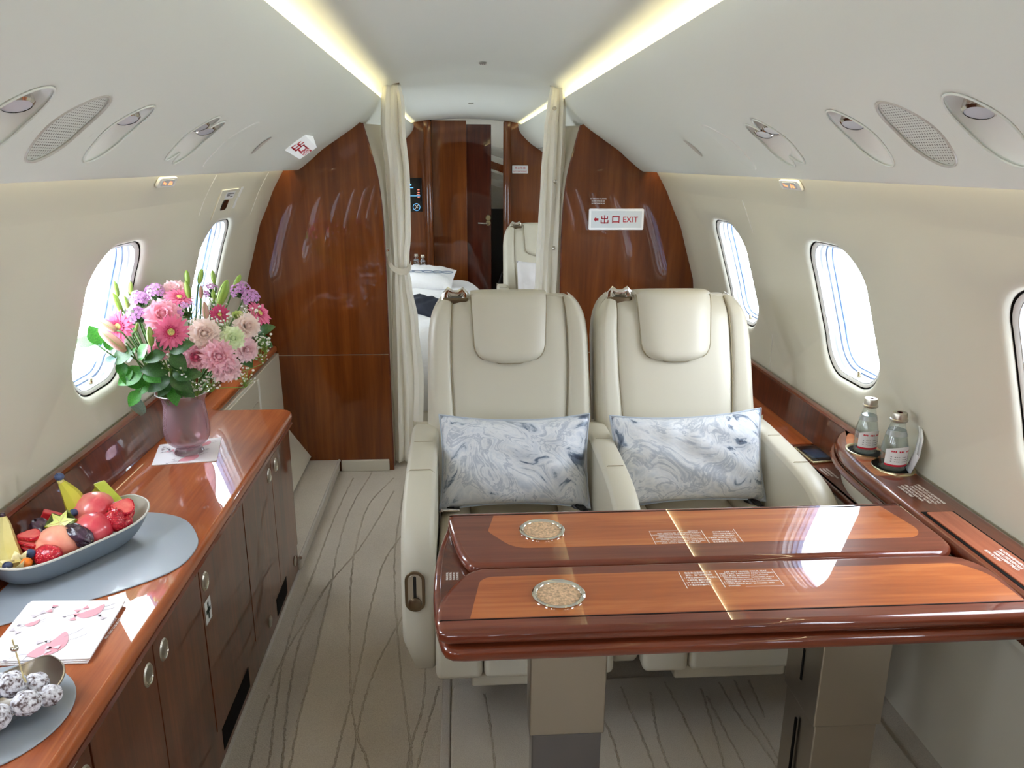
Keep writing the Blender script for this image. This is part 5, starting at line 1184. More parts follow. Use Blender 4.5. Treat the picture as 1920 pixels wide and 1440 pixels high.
straw_mat(); plain('husk', (228, 210, 160), .6, var=.15, vscale=60); plain('physalis_orange', (226, 120, 34), .3); plain('calyx_green', (84, 120, 44), .6)
FG = 'pieces of fruit in the boat-shaped bowl'
def orient(z): return Vector(z).normalized().to_track_quat('Z', 'Y').to_matrix().to_4x4()
FS = 1.13
def fl_(p): return p
def round_fruit(name, loc, r, label, mat, axis=(0, 0, 1), el=1.0):
    loc = fl_(loc); r *= FS; root = empty(name, (loc[0], loc[1], loc[2]-r)); tag(root, label, 'fruit', FG); M = Matrix.Translation(loc) @ orient(axis)
    def fn(d): a = math.atan2(d.y, d.x); return 1-.10*math.exp(-((a)/.28)**2)*(1-abs(d.z)**6)-.10*max(0, abs(d.z)-.8)**1.0
    m = MB(); m.ell((0, 0, 0), (r, r, r*el), 36, 18, fn); m.xf(M); m.build('skin', MATS[mat], root, ang=80)
    m = MB(); m.tube([(0, 0, r*el*.86), (0, 0, r*el*.99)], [.003, .002], 6); m.xf(M); m.build('stalk_pit', MATS['date'], root); return root
def date(loc, r, L, ax, label):
    loc = fl_(loc); r *= FS*1.1; L *= FS*1.1; root = empty('date', loc); tag(root, label, 'fruit', FG); rnd = random.Random(int(loc[0]*1e4)); ph = [rnd.uniform(0, 6) for _ in range(4)]
    def fn(d): a = math.atan2(d.y, d.x); return 1+.07*math.sin(5*a+ph[0]+2*d.z)+.05*math.sin(9*a+ph[1]-3*d.z)+.03*math.sin(14*a+7*d.z+ph[2])
    m = MB(); m.ell((0, 0, 0), (r, r, L/2), 40, 22, fn); m.xf(Matrix.Translation(loc) @ orient(ax)); m.build('wrinkled_skin', MATS['date'], root, ang=80)
    e = Matrix.Translation(loc) @ orient(ax); m = MB(); m.lathe([(.0, L/2*1.0), (.004, L/2*.98), (.005, L/2*.93)], 10); m.xf(e); m.build('calyx', MATS['husk'], root); return root
def blueberry(loc, r, label):
    loc = fl_(loc); root = empty('blueberry', loc); tag(root, label, 'fruit', FG); m = MB(); m.ell(loc, (r, r, r*.92), 18, 12); m.build('skin', MATS['berry_blue'], root, ang=80)
    ax = orient((-.2, -.7, .6)); m = MB(); n = 10; m.grid([[(r*.34*math.cos(2*PI*k/n), r*.34*math.sin(2*PI*k/n), r*.90), (r*(.46 if k % 2 else .34)*math.cos(2*PI*k/n), r*(.46 if k % 2 else .34)*math.sin(2*PI*k/n), r*1.0)] for k in range(n)], cv=True); m.xf(Matrix.Translation(loc) @ ax); m.build('crown', MATS['berry_blue'], root); return root
def strawberry(loc, r, L, ax, label, halves=1, name='strawberry'):
    """one half berry, or a fan of slices"""
    loc = fl_(loc); r *= FS*1.12; L *= FS*1.12; root = empty(name, loc); tag(root, label, 'fruit', FG); M = Matrix.Translation(loc) @ orient(ax)
    pr = [(0, -L*.5), (r*.35, -L*.44), (r*.70, -L*.25), (r*.95, L*.05), (r, L*.22), (r*.82, L*.40), (r*.35, L*.47), (0, L*.46)]; P = crom(pr, 3)
    if halves == 1:
        m = MB(); m.lathe([(max(a, 0), b) for a, b in P], 24); m.xf(M); m.build('berry', MATS['straw_skin'], root, ang=80)
        m = MB()
        for k in range(6):
            a = PI*k/3; m.add([(0, 0, L*.46), (r*.5*math.cos(a-.3), r*.5*math.sin(a-.3), L*.48), (r*.9*math.cos(a), r*.9*math.sin(a), L*.44), (r*.5*math.cos(a+.3), r*.5*math.sin(a+.3), L*.48)], [(0, 1, 2, 3)])
        m.xf(M); m.build('calyx', MATS['calyx_green'], root); return root
    for i in range(halves):
        f = (i-(halves-1)/2); outl = [(a, b) for a, b in P]+[(-a, b) for a, b in reversed(P[1:-1])]
        Mi = M @ Matrix.Translation((0, f*r*.42, f*L*.06)) @ Matrix.Rotation(f*.20, 4, 'X') @ Matrix.Rotation(PI/2, 4, 'X')
        s = 1-.10*abs(f); m = slab([(x*s, y*s) for x, y in outl], -r*.13, r*.13, r*.06); m.xf(Mi); sl = m.build('slice', MATS['straw_skin'], root, ang=50)
        m = slab([(x*s*.86, y*s*.86) for x, y in outl], r*.12, r*.137, r*.004); m.xf(Mi); m.build('cut_face', MATS['straw_in'], sl); m = slab([(x*s*.86, y*s*.86) for x, y in outl], -r*.137, -r*.12, r*.004); m.xf(Mi); m.build('cut_face', MATS['straw_in'], sl)
    return root
def banana(pts, radii, label, mat, tipmat):
    pts = [fl_(p) for p in pts]; P = crom(pts, 8); R = [v[0] for v in crom([(a, 0, 0) for a in radii], 8)]; root = empty('banana', pts[0]); tag(root, label, 'fruit', FG)
    m = MB(); m.tube(P, R, 7); m.build('peel', MATS[mat], root, ang=25); m = MB(); m.tube([P[-1], tuple(Vector(P[-1])+(Vector(P[-1])-Vector(P[-3])).normalized()*.008)], [R[-1]*.95, R[-1]*.7], 7); m.build('cut_tip', MATS[tipmat], root); return root
banana([(-.862, 1.528, .630), (-.862, 1.529, .672), (-.872, 1.530, .708), (-.888, 1.530, .740)], [.019, .023, .019, .008], 'upright yellow banana half with a blueberry on its tip', 'banana', 'banana_pale')
blueberry((-.8905, 1.530, .7535), .0092, 'blueberry perched on the tip of the upright banana')
banana([(-.905, 1.356, .640), (-.918, 1.368, .646), (-.935, 1.390, .668), (-.948, 1.418, .700), (-.951, 1.424, .716)], [.016, .024, .022, .012, .006], 'pale banana half at the near end of the fruit bowl', 'banana_pale', 'date')
# star fruit: one slice, one long piece
def starpts(R, r_, n=6): return [((R if k % 2 == 0 else r_)*math.cos(PI*k/n+.2), (R if k % 2 == 0 else r_)*math.sin(PI*k/n+.2)) for k in range(2*n)]
root = empty('starfruit_slice', fl_((-.861, 1.458, .670))); tag(root, 'thick star-shaped starfruit slice in the middle of the fruit bowl', 'fruit', FG); M = Matrix.Translation(fl_((-.861, 1.456, .682))) @ orient((.1, -.75, .8))
m = slab(roundpoly(starpts(.031, .015), .002, 3), -.010, .008, .002); m.xf(M); m.build('flesh', MATS['star_edge'], root); m = slab(starpts(.028, .0135), .0078, .0085, .0001); m.xf(M); m.build('cut_face', MATS['starfruit'], root)
m = MB(); [m.tube([(0, 0, .0086), (.025*math.cos(PI*k/3+.2), .025*math.sin(PI*k/3+.2), .0086)], .0007, 4) for k in range(6)]; m.xf(M); m.build('ribs', MATS['banana_pale'], root)
root = empty('starfruit_wedge', fl_((-.835, 1.575, .660))); tag(root, 'yellow-green starfruit wedge behind the nectarine', 'fruit', FG); M = Matrix.Translation(fl_((-.828, 1.580, .680))) @ Matrix.Rotation(-.5, 4, 'Z') @ Matrix.Rotation(.62, 4, 'Y')
m = MB(); m.prism([(-.014, -.020), (.010, -.016), (.002, .0), (.014, .020), (-.014, .022), (-.006, .002)], 'x', -.034, .034); m.xf(M); m.build('flesh', MATS['starfruit'], root, bevel=.002)
for dx in (-.012, .012): m = MB(); m.box(dx-.0008, dx+.0008, -.0146, -.0138, -.018, .02); m.xf(M); m.build('score_line', MATS['calyx_green'], root)
round_fruit('nectarine', (-.835, 1.535, .674), .0345, 'red nectarine at the back of the fruit bowl', 'nectarine', (.9, .1, .3), 1.12)
round_fruit('nectarine', (-.813, 1.475, .657), .0335, 'red nectarine in the middle front of the fruit bowl', 'nectarine', (.2, .3, .9), .98)
round_fruit('peach', (-.858, 1.425, .652), .034, 'pale orange peach at the near front of the fruit bowl', 'peach', (-.6, -.3, .5), 1.05)
date((-.908, 1.470, .660), .0165, .046, (.5, -.3, -.6), 'large dark date left of the starfruit slice'); date((-.820, 1.434, .668), .0150, .046, (.7, -.1, -.45), 'glossy dark date at the front rim, between peach and nectarine')
date((-.872, 1.440, .668), .0105, .028, (1, .2, 0), 'small dark date under the starfruit slice'); date((-.915, 1.445, .652), .0110, .034, (.4, .6, .2), 'dark date half hidden behind the strawberry slices')
strawberry((-.775, 1.530, .668), .022, .040, (-.5, .35, .6), 'fan of strawberry slices at the far right of the fruit bowl', 4, 'strawberry_fan'); strawberry((-.778, 1.499, .664), .0185, .036, (-.55, .5, .55), 'whole strawberry in front of the strawberry fan')
strawberry((-.768, 1.516, .650), .016, .034, (-.2, -.4, .7), 'dark strawberry at the right rim of the fruit bowl'); strawberry((-.852, 1.383, .652), .0185, .040, (-.8, .2, -.3), 'seedy strawberry at the near front rim of the bowl')
strawberry((-.901, 1.418, .662), .0185, .046, (-.7, .5, .25), 'fan of strawberry slices at the near left of the fruit bowl', 4, 'strawberry_fan'); strawberry((-.877, 1.393, .650), .0165, .034, (.3, -.5, .5), 'halved strawberry under the near blueberry', 2, 'strawberry_fan')
for k, (dx, dy, dz, lab) in enumerate(((0, 0, 0, 'upper red dragon-fruit chunk left of the banana'), (-.006, -.016, -.012, 'lower red dragon-fruit chunk left of the banana'), (.030, .004, -.004, 'flat red fruit slice at the foot of the banana'))):
    m = MB(); m.box(-.018, .018, -.008, .008, -.009, .009); m.xf(Matrix.Translation(fl_((-.907+dx, 1.508+dy, .676+dz))) @ Matrix.Rotation(.5-.9*(k == 2), 4, 'Y') @ Matrix.Rotation(.3, 4, 'Z')); root = empty('fruit_chunk', fl_((-.907+dx, 1.508+dy, .668+dz))); tag(root, lab, 'fruit', FG)
    m.build('flesh', MATS['straw_skin'] if k else MATS['red_chunk'] if 'red_chunk' in MATS else plain('red_chunk', (204, 44, 52), .3, coat=.3), root, bevel=.003)
blueberry((-.880, 1.370, .664), .0092, 'blueberry beside the physalis'); blueberry((-.858, 1.500, .686), .0085, 'dark blueberry between banana and nectarine'); blueberry((-.907, 1.340, .655), .009, 'blueberry at the near tip of the fruit bowl')
root = empty('physalis', fl_((-.893, 1.350, .640))); tag(root, 'physalis berry with an open papery husk', 'fruit', FG); PM = Matrix.Translation(fl_((-.893, 1.348, .653))) @ orient((-.1, -.35, .9))
m = MB(); m.ell((.014, .006, .0), (.010, .010, .010), 16, 10); m.xf(PM); m.build('berry', MATS['physalis_orange'], root, ang=80)
for k in range(5):
    rows = [[(.004+w_*.55-.016, (u)*w_, -.014+z) for u in (-1, -.5, 0, .5, 1)] for z, w_ in ((0, .002), (.008, .009), (.018, .011), (.026, .008), (.034, .001))]
    rows = [[(p[0]-.010*(1-(p[1]/.012)**2), p[1], p[2]) for p in row] for row in rows]
    m = MB(); m.grid(rows); m.xf(PM @ Matrix.Rotation(2*PI*k/5 + .4, 4, 'Z') @ Matrix.Rotation(-.12-.25*(k == 4), 4, 'Y')); m.build('husk_leaf', MATS['husk'], root, thick=.0006, ang=80)
m = MB(); m.tube([(-.925, 1.485, .650), (-.915, 1.492, .657)], .002, 5); [m.tube([(-.925, 1.485, .650), (-.943+.010*k, 1.50, .656+.004*k)], [.0025, .0008], 5) for k in range(4)]
tag(m.build('herb_sprig', MATS['calyx_green']), 'small dark green herb sprig at the back rim of the fruit bowl', 'herb', FG)
# sugared truffles and the cocktail pick
fruit_mat('truffle', [(.40, (232, 232, 240)), (.52, (196, 194, 204)), (.60, (104, 88, 90)), (.72, (52, 38, 38))], 150, .8, 0, 120, 1.0)
TR = [(-.742, 1.010, .640, .0190, 'sugared truffle at the back left of the small bowl'), (-.712, .990, .655, .0200, 'sugared truffle on top of the pile'), (-.690, 1.008, .640, .0185, 'sugared truffle at the foot of the cocktail pick'), (-.682, .968, .640, .0195, 'sugared truffle at the front of the pile'), (-.664, .992, .633, .0165, 'sugared truffle at the right tip of the small bowl'), (-.712, .944, .636, .0200, 'darker sugared truffle at the near edge of the bowl'), (-.748, .958, .636, .0195, 'sugared truffle at the left of the small bowl by the frame edge')]
for k, (x, y, z, rd, lab) in enumerate(TR):
    rnd = random.Random(k); ph = [rnd.uniform(0, 6) for _ in range(4)]
    m = MB(); m.ell((x, y, z), (rd, rd*.95, rd*.9), 30, 18, lambda d: 1+.05*math.sin(6*d.x+ph[0])*math.sin(5*d.y+ph[1])+.04*math.sin(11*d.z+ph[2]+4*d.x)+.025*math.sin(17*d.y+ph[3]))
    tag(m.build('truffle', MATS['truffle'], ang=80), lab, 'truffle', 'sugared truffles')
root = empty('cocktail_pick', (-.693, .992, .655)); tag(root, 'thin cocktail pick with a silver bead stuck in a truffle', 'pick')
m = MB(); m.tube([(-.694, .992, .650), (-.690, .976, .738)], .0011, 6); m.build('shaft', MATS['husk'], root)
m = MB(); m.ell((-.6908, .9785, .722), (.0052, .0052, .0052), 16, 10); m.build('bead', MATS['chrome'], root); m = MB(); m.tube([(-.694, .992, .650), (-.6932, .9905, .664)], .0018, 6); m.build('wooden_tip', MATS['husk'], root)

# ================================================================== BOUQUET
for nm, c, tr in (('p_hot', (240, 122, 164), .2), ('p_hot2', (214, 76, 128), .2), ('p_pink', (252, 190, 208), .3), ('p_pale', (255, 224, 230), .3), ('p_cream', (255, 238, 232), .3), ('p_green', (240, 250, 214), .3), ('p_carn', (255, 208, 222), .3), ('p_lav', (214, 156, 214), .3), ('p_white', (244, 244, 240), .3), ('p_bud', (198, 214, 130), .25)): fabric(nm, c, tr)
fruit_mat('lily_green', [(.3, (112, 146, 52)), (.55, (146, 174, 76)), (.75, (176, 196, 110))], 60, .4, .1, stretch=(1, 1, .12)); fruit_mat('lily_pink', [(.3, (150, 118, 84)), (.5, (188, 140, 122)), (.72, (206, 162, 148))], 60, .4, .1, stretch=(1, 1, .12))
fruit_mat('leaf', [(.3, (40, 108, 28)), (.55, (62, 140, 40)), (.8, (104, 172, 66))], 22, .4, .08); fruit_mat('leaf_dark', [(.3, (30, 70, 24)), (.7, (60, 108, 44))], 22, .4, .1); fruit_mat('leaf_silver', [(.3, (120, 160, 150)), (.7, (168, 196, 188))], 22, .45, .1)
plain('stem', (70, 108, 44), .5); plain('stem_light', (128, 160, 72), .5); plain('g_ring', (176, 44, 84), .8, var=.3, vscale=200, bscale=500, bstr=.8); plain('g_eye', (196, 186, 110), .8, var=.3, vscale=300, bscale=600, bstr=.8)
NECK = V0+Vector((0, 0, .172))
def stem_path(head, back):
    h = Vector(head); d = Vector((h.x-NECK.x, h.y-NECK.y)); L = d.length; dn = d/L if L > 1e-6 else Vector((0, 0)); rim = min(L*.55, .052)
    n = NECK+Vector((dn.x*rim, dn.y*rim, .0)); f = V0+Vector((-dn.x*.025, -dn.y*.025, .030)); e = h+Vector(back)
    mid = n.lerp(e, .55)+Vector((0, 0, .012)); return crom([tuple(f), tuple(n), tuple(mid), tuple(e), tuple(h)], 5)
def add_stem(root, head, back, r=.0026, mat='stem'):
    m = MB(); m.tube(stem_path(head, back), r, 6); m.build('stem', MATS[mat], root)
def petal_mesh(nm, mat, L, w, cup, curl, ruf, seed, tip=.0):
    """petal standing on the z axis leaning outwards along x; curl bends the tip out"""
    rnd = random.Random(seed); a, b = rnd.uniform(0, 6), rnd.uniform(0, 6); rows = []; x = z = 0; K = 7; px = pz = 0
    for j in range(K+1):
        v = j/K
        if j: th = curl*(v**1.5); x += L/K*math.sin(th); z += L/K*math.cos(th)
        wd = w*(math.sin(PI*min(1, .14+.62*v))**.8 if tip == 0 else (math.sin(PI*(.10+.80*v)))**.7); row = []
        for k in range(7):
            u = -1+k/3; dz = ruf*L*math.sin(6*u+a)*v**2+ruf*.6*L*math.sin(11*u+b)*v**3-(.10*L*abs(u)**2.5*v if tip == 0 else .12*L*u*u*v)
            row.append((x-cup*wd*u*u*.8+ruf*L*.6*math.sin(9*u+b)*v*v, wd*u, z+dz))
        rows.append(row)
    m = MB(); m.grid(rows); me = m.mesh(nm, 80); me.materials.append(MATS[mat]); return me
def flower_root(name, head, face): return empty(name, head, q=Vector(face).normalized().to_track_quat('Z', 'Y'))
BG = 'flowers of the bouquet'
def gerbera(head, R, face, label, colour='p_hot'):
    root = flower_root('gerbera', head, face); tag(root, label, 'flower', BG); f = Vector(face).normalized()
    for ring, (n, L, w, tilt, c, z0) in enumerate(((19, 1.0, .150, 1.44, colour, 0), (15, .84, .13, 1.30, colour, .03), (16, .36, .07, 1.05, 'p_hot2', .07))):
        me = GP.setdefault((c, ring), petal_mesh('petal', c, L, w, .3, .25, .012, ring, 1))
        for k in range(n):
            a = 2*PI*k/n+.17*ring+random.uniform(-.05, .05); M = Matrix.Rotation(a, 4, 'Z') @ Matrix.Translation((R*.14, 0, R*z0)) @ Matrix.Rotation(tilt+random.uniform(-.08, .08), 4, 'Y') @ Matrix.Diagonal((R*.86, R*.86, R*.86*random.uniform(.92, 1.05), 1)); share('petal', me, root, M)
    m = MB(); m.lathe([(R*.36, .0), (R*.35, R*.10), (R*.24, R*.15), (R*.20, R*.13)], 28); m.build('floret_ring', MATS['g_ring'], root, world=False); m = MB(); m.lathe([(R*.21, R*.12), (R*.12, R*.15), (0, R*.14)], 20); m.build('eye', MATS['g_eye'], root, world=False)
    m = MB(); m.lathe([(0, -R*.25), (R*.16, -R*.18), (R*.22, -.002)], 14); m.build('calyx', MATS['stem'], root, world=False); add_stem(root, head, -f*R*.5)
GP = {}; RP = {}
def rose(head, R, face, label, colour, kind='rose', inner=None):
    root = flower_root(kind, head, face); tag(root, label, 'flower', BG); f = Vector(face).normalized(); inner = inner or colour
    spec = ((3, .60, .30, -.22, .10, inner, .05, .02), (4, .66, .34, .02, .10, inner, .06, .04), (5, .76, .38, .32, .24, inner, .07, .06), (6, .86, .42, .66, .50, colour, .09, .08), (7, .98, .44, 1.02, .80, colour, .12, .09), (7, 1.0, .46, 1.38, .85, colour, .13, .09))
    if kind == 'rose_bud': spec = spec[:4]
    for i, (n, L, w, tilt, curl, c, r_, ruf) in enumerate(spec):
        ruf = ruf*(1.8 if kind == 'carnation' else 1)
        ms = RP.setdefault((c, i, kind), [petal_mesh('petal', c, L, w, .55, curl, ruf, 10*i+q) for q in range(2)])
        for k in range(n):
            a = 2*PI*k/n+.55*i+random.uniform(-.12, .12); S = R*random.uniform(.9, 1.06)
            share('petal', ms[k % 2], root, Matrix.Rotation(a, 4, 'Z') @ Matrix.Translation((R*r_, 0, -R*.35)) @ Matrix.Rotation(tilt*.75+random.uniform(-.06, .06), 4, 'Y') @ Matrix.Diagonal((S, S, S, 1)))
    m = MB(); m.ell((0, 0, R*.02), (R*.20, R*.20, R*.26), 12, 8); m.build('core', MATS[inner], root, world=False, ang=80)
    m = MB(); m.lathe([(0, -R*.55), (R*.2, -R*.48), (R*.26, -R*.30), (R*.1, -R*.2)], 12); m.build('sepal_cup', MATS['stem'], root, world=False); add_stem(root, head, -f*R*.6)
def mk_floret():
    m = MB()
    for k in range(5):
        a = 2*PI*k/5; pts = [(.12, 0, 0), (.55, .38, .10), (.95, .30, .02), (1.02, 0, -.04), (.95, -.30, .02), (.55, -.38, .10)]
        m.add([(x*math.cos(a)-y*math.sin(a), x*math.sin(a)+y*math.cos(a), z) for x, y, z in pts], [(0, 1, 2, 3), (0, 3, 4, 5)])
    m.tube([(0, 0, .02), (0, 0, -1.1)], [.12, .06], 5); me = m.mesh('floret', 80); me.materials.append(MATS['p_lav']); return me
FL = mk_floret()
def phlox(head, label, n=10, R=.027):
    root = flower_root('phlox', head, (random.uniform(-.2, .2), -.6, .8)); tag(root, label, 'flower', BG)
    for k in range(n):
        z = 1-.75*(k+.5)/n; a = 2.4*k; s = math.sqrt(max(0, 1-z*z)); d = Vector((s*math.cos(a), s*math.sin(a), z)); M = Matrix.Translation(d*R*random.uniform(.8, 1.05)) @ d.to_track_quat('Z', 'Y').to_matrix().to_4x4() @ Matrix.Rotation(random.uniform(0, 6), 4, 'Z') @ Matrix.Scale(random.uniform(.0095, .0125), 4); share('floret', FL, root, M)
    m = MB()
    for k in range(16):
        a = 2.4*k+1; s = random.uniform(.3, 1); e = Vector((R*.8*s*math.cos(a), R*.8*s*math.sin(a), R*(.55-.8*s))); m.tube([(0, 0, -R*.9), tuple(e)], [.0012, .0022], 5)
    m.build('sepals', MATS['leaf_dark'], root, world=False); add_stem(root, head, (0, .01, -.03), .002)
def lily_bud(head, L, face, label, mat, r=None):
    root = flower_root('lily_bud', head, face); tag(root, label, 'flower bud', BG); f = Vector(face).normalized(); r = r or L*.17; n = 24; rows = []
    for v, k in ((-.5, .10), (-.46, .45), (-.36, .74), (-.18, .96), (0, 1.0), (.18, .93), (.34, .70), (.45, .38), (.5, .06)):
        rows.append([(r*k*(1-.10*abs(math.sin(1.5*2*PI*q/n)))*math.cos(2*PI*q/n), r*k*(1-.10*abs(math.sin(1.5*2*PI*q/n)))*math.sin(2*PI*q/n), L*v) for q in range(n)])
    m = MB(); m.grid(rows, cu=True); m.build('bud', MATS[mat], root, world=False, ang=80)
    m = MB(); [m.tube([(r*1.01*k_*math.cos(a), r*1.01*k_*math.sin(a), L*v) for v, k_ in ((-.4, .62), (-.1, .97), (.2, .90), (.42, .46))], .0007, 4) for a in [2*PI*q/3+.5 for q in range(3)]]; m.build('ridge', MATS['stem_light'], root, world=False)
    h0 = Vector(head)-f*L*.48; m = MB(); m.tube(stem_path(tuple(h0), tuple(-f*.02)), .0022, 6); m.build('stem', MATS['stem'], root)
def gyp(head, label, n=26, R=.028):
    root = empty('gypsophila_sprig', head); tag(root, label, 'flower', 'baby\'s-breath sprigs'); h = Vector(head); m = MB(); b = MB(); c0 = h+Vector((0, .004, -R*1.2))
    for k in range(n):
        d = Vector((random.gauss(0, 1), random.gauss(0, .8), random.gauss(0, .8))); d = d.normalized()*R*random.uniform(.35, 1.1); p = h+d; r = random.uniform(.0020, .0040); b.ell(tuple(p), (r, r, r*.85), 8, 5); m.tube([tuple(c0), tuple(c0.lerp(p, .6)+Vector((0, 0, .002))), tuple(p)], .0005, 4)
    s = b.build('blossoms', MATS['p_white'], root, ang=80); s['kind'] = 'stuff'; m.build('twigs', MATS['stem_light'], root)
    dn = Vector((h.x-NECK.x, h.y-NECK.y, 0)); dn = dn.normalized()*min(dn.length*.6, .05); m = MB(); m.tube(crom([tuple(V0+Vector((-dn.x*.4, -dn.y*.4, .03))), tuple(NECK+dn), tuple(c0)], 5), .0011, 6); m.build('stem', MATS['stem_light'], root)
gerbera((-.932, 1.99, .974), .044, (-.05, -1, .15), 'hot pink gerbera at the left edge of the bouquet'); gerbera((-.780, 1.93, .970), .047, (.25, -1, .35), 'hot pink gerbera in the front centre of the bouquet'); gerbera((-.812, 2.10, 1.028), .040, (.3, -.45, 1), 'tilted pink gerbera below the pale rose at the top'); gerbera((-.686, 2.02, .997), .028, (.35, -.9, .3), 'small dark pink gerbera beside the pink lily bud', 'p_hot2'); gerbera((-.606, 2.10, .984), .040, (.85, -.35, .6), 'dark pink gerbera at the far right of the bouquet', 'p_hot')
RS = [((-.819, 1.99, 1.004), .043, (.25, -.8, .55), 'large pink rose above the central gerbera', 'p_pink', 'rose', None), ((-.835, 2.14, 1.045), .034, (.2, -.6, .8), 'pale pink rose at the top of the bouquet', 'p_pale', 'rose', None), ((-.707, 1.95, .962), .039, (.35, -.9, .3), 'cream-pink rose in the middle right of the bouquet', 'p_cream', 'rose', None), ((-.643, 1.97, .945), .031, (.45, -.85, .25), 'greenish white rose on the right of the bouquet', 'p_green', 'rose', None), ((-.622, 2.04, .962), .035, (.6, -.7, .4), 'cream rose behind the greenish white rose', 'p_cream', 'rose', None), ((-.625, 2.02, .902), .032, (.6, -.8, .0), 'pale pink rose at the lower right of the bouquet', 'p_pale', 'rose', None), ((-.730, 1.94, .905), .035, (.1, -.95, .1), 'deep-centred pink carnation at the lower centre', 'p_carn', 'carnation', 'p_hot'), ((-.671, 1.93, .907), .041, (.35, -.9, .2), 'large ruffled pink carnation at the lower right', 'p_carn', 'carnation', None), ((-.657, 1.945, .868), .036, (.4, -.85, -.2), 'ruffled pale carnation lowest on the right', 'p_pale', 'carnation', None), ((-.829, 1.96, .917), .027, (.1, -.9, .1), 'small pink rose half hidden under the central gerbera', 'p_pink', 'rose', None), ((-.650, 2.05, .986), .024, (.3, -.6, .7), 'lime green rose bud at the upper right', 'p_bud', 'rose_bud', None), ((-.955, 2.12, 1.028), .028, (-.1, -.8, .5), 'white rose half hidden behind the left lily buds', 'p_white', 'rose', None)]
for h, R, f, lab, c, k, i in RS: rose(h, R, f, lab, c, k, i)
for h, lab in (((-.899, 2.06, 1.028), 'lavender phlox cluster above the left gerbera'), ((-.880, 2.12, 1.036), 'lavender phlox cluster at the upper left beside the lily bud'), ((-.885, 2.00, .998), 'lavender phlox cluster right of the left gerbera'), ((-.662, 2.14, 1.038), 'lavender phlox cluster at the upper right of the bouquet'), ((-.630, 2.12, 1.020), 'lavender phlox cluster just above the right gerbera'), ((-.744, 2.15, 1.034), 'sparse lavender phlox at the top between the lily buds'), ((-.775, 2.03, 1.004), 'dark leafy phlox cluster right of the large pink rose')): phlox(h, lab, 5 if 'sparse' in lab or 'leafy' in lab else 10)
LB = [((-.965, 2.08, 1.056), .044, (-.1, 0, 1), 'upper green lily bud at the far left'), ((-.950, 2.04, 1.026), .056, (-.3, 0, 1), 'long green lily bud at the far left below another'), ((-.944, 2.12, 1.052), .036, (.15, 0, 1), 'short green lily bud second from the left'), ((-.917, 2.02, 1.027), .044, (-.15, -.1, 1), 'dark green lily bud in front of the lavender phlox'), ((-.872, 2.12, 1.047), .040, (-.45, 0, 1), 'green lily bud leaning left beside the pale rose'), ((-.806, 2.16, 1.072), .044, (0, 0, 1), 'tallest green lily bud at the top centre'), ((-.788, 2.10, 1.049), .050, (-.08, -.1, 1), 'green lily bud just in front of the tallest one'), ((-.777, 2.18, 1.074), .044, (.3, 0, 1), 'green lily bud right of the tallest one'), ((-.736, 2.16, 1.074), .038, (-.05, 0, 1), 'upright green lily bud at the top right of centre'), ((-.716, 2.08, 1.038), .032, (.05, 0, 1), 'small green lily bud below another at upper right'), ((-.690, 2.08, 1.044), .076, (.42, 0, 1), 'longest pale green lily bud at the upper right'), ((-.668, 2.14, 1.064), .046, (.55, 0, 1), 'green lily bud leaning right at the upper right'), ((-.962, 1.98, .982), .070, (-1, .1, .55), 'brownish pink lily bud pointing left'), ((-.930, 1.94, .948), .085, (-.85, .1, .75), 'pinkish brown lily bud under the left gerbera'), ((-.715, 2.00, 1.010), .050, (0, -.1, 1), 'mauve pink lily bud above the cream-pink rose'), ((-.754, 2.10, 1.043), .036, (.1, 0, 1), 'small mauve lily bud at the top of the bouquet'), ((-.829, 1.92, .962), .054, (.05, -.15, 1), 'olive lily bud between the two front gerberas'), ((-.871, 1.95, .980), .026, (.5, -.2, 1), 'small olive lily bud right of the left gerbera')]
for i, (h, L, f, lab) in enumerate(LB): lily_bud(h, L, f, lab, 'lily_pink' if 'pink' in lab or 'mauve' in lab else 'lily_green')
for h, lab in (((-.800, 1.94, .900), 'small white baby\'s-breath sprig under the central gerbera'), ((-.763, 1.94, .878), 'small white baby\'s-breath sprig left of the lower carnation'), ((-.712, 1.97, .834), 'small white baby\'s-breath sprig at the vase rim'), ((-.752, 1.975, .820), 'small white baby\'s-breath sprig low in the centre'), ((-.627, 1.98, .843), 'small white baby\'s-breath sprig trailing at the lower right'), ((-.583, 2.04, .920), 'small white baby\'s-breath sprig at the right edge'), ((-.671, 2.00, .984), 'small white baby\'s-breath sprig between bud and rose on the right'), ((-.711, 2.08, 1.021), 'small white baby\'s-breath sprig among the top buds'), ((-.732, 1.99, .984), 'small white baby\'s-breath sprig left of the mauve bud'), ((-.623, 2.08, .990), 'small white baby\'s-breath sprig behind the cream rose'), ((-.596, 2.05, .888), 'small white baby\'s-breath sprig below the right gerbera'), ((-.842, 1.98, .830), 'small white baby\'s-breath sprig low on the left')): gyp(h, lab)
def leaf_mesh(nm, mat, bend):
    rows = []
    for j in range(9):
        v = j/8; w = .30*math.sin(PI*v**.85)**.9; rows.append([(v, w*u, bend*(-v*v)+.10*abs(u)*w*2) for u in (-1, -.5, 0, .5, 1)])
    m = MB(); m.grid(rows); me = m.mesh(nm, 80); me.materials.append(MATS[mat]); return me
LM = [leaf_mesh('leaf', 'leaf', .18), leaf_mesh('leaf', 'leaf_dark', .30), leaf_mesh('leaf', 'leaf', -.08), leaf_mesh('leaf', 'leaf_silver', .35)]
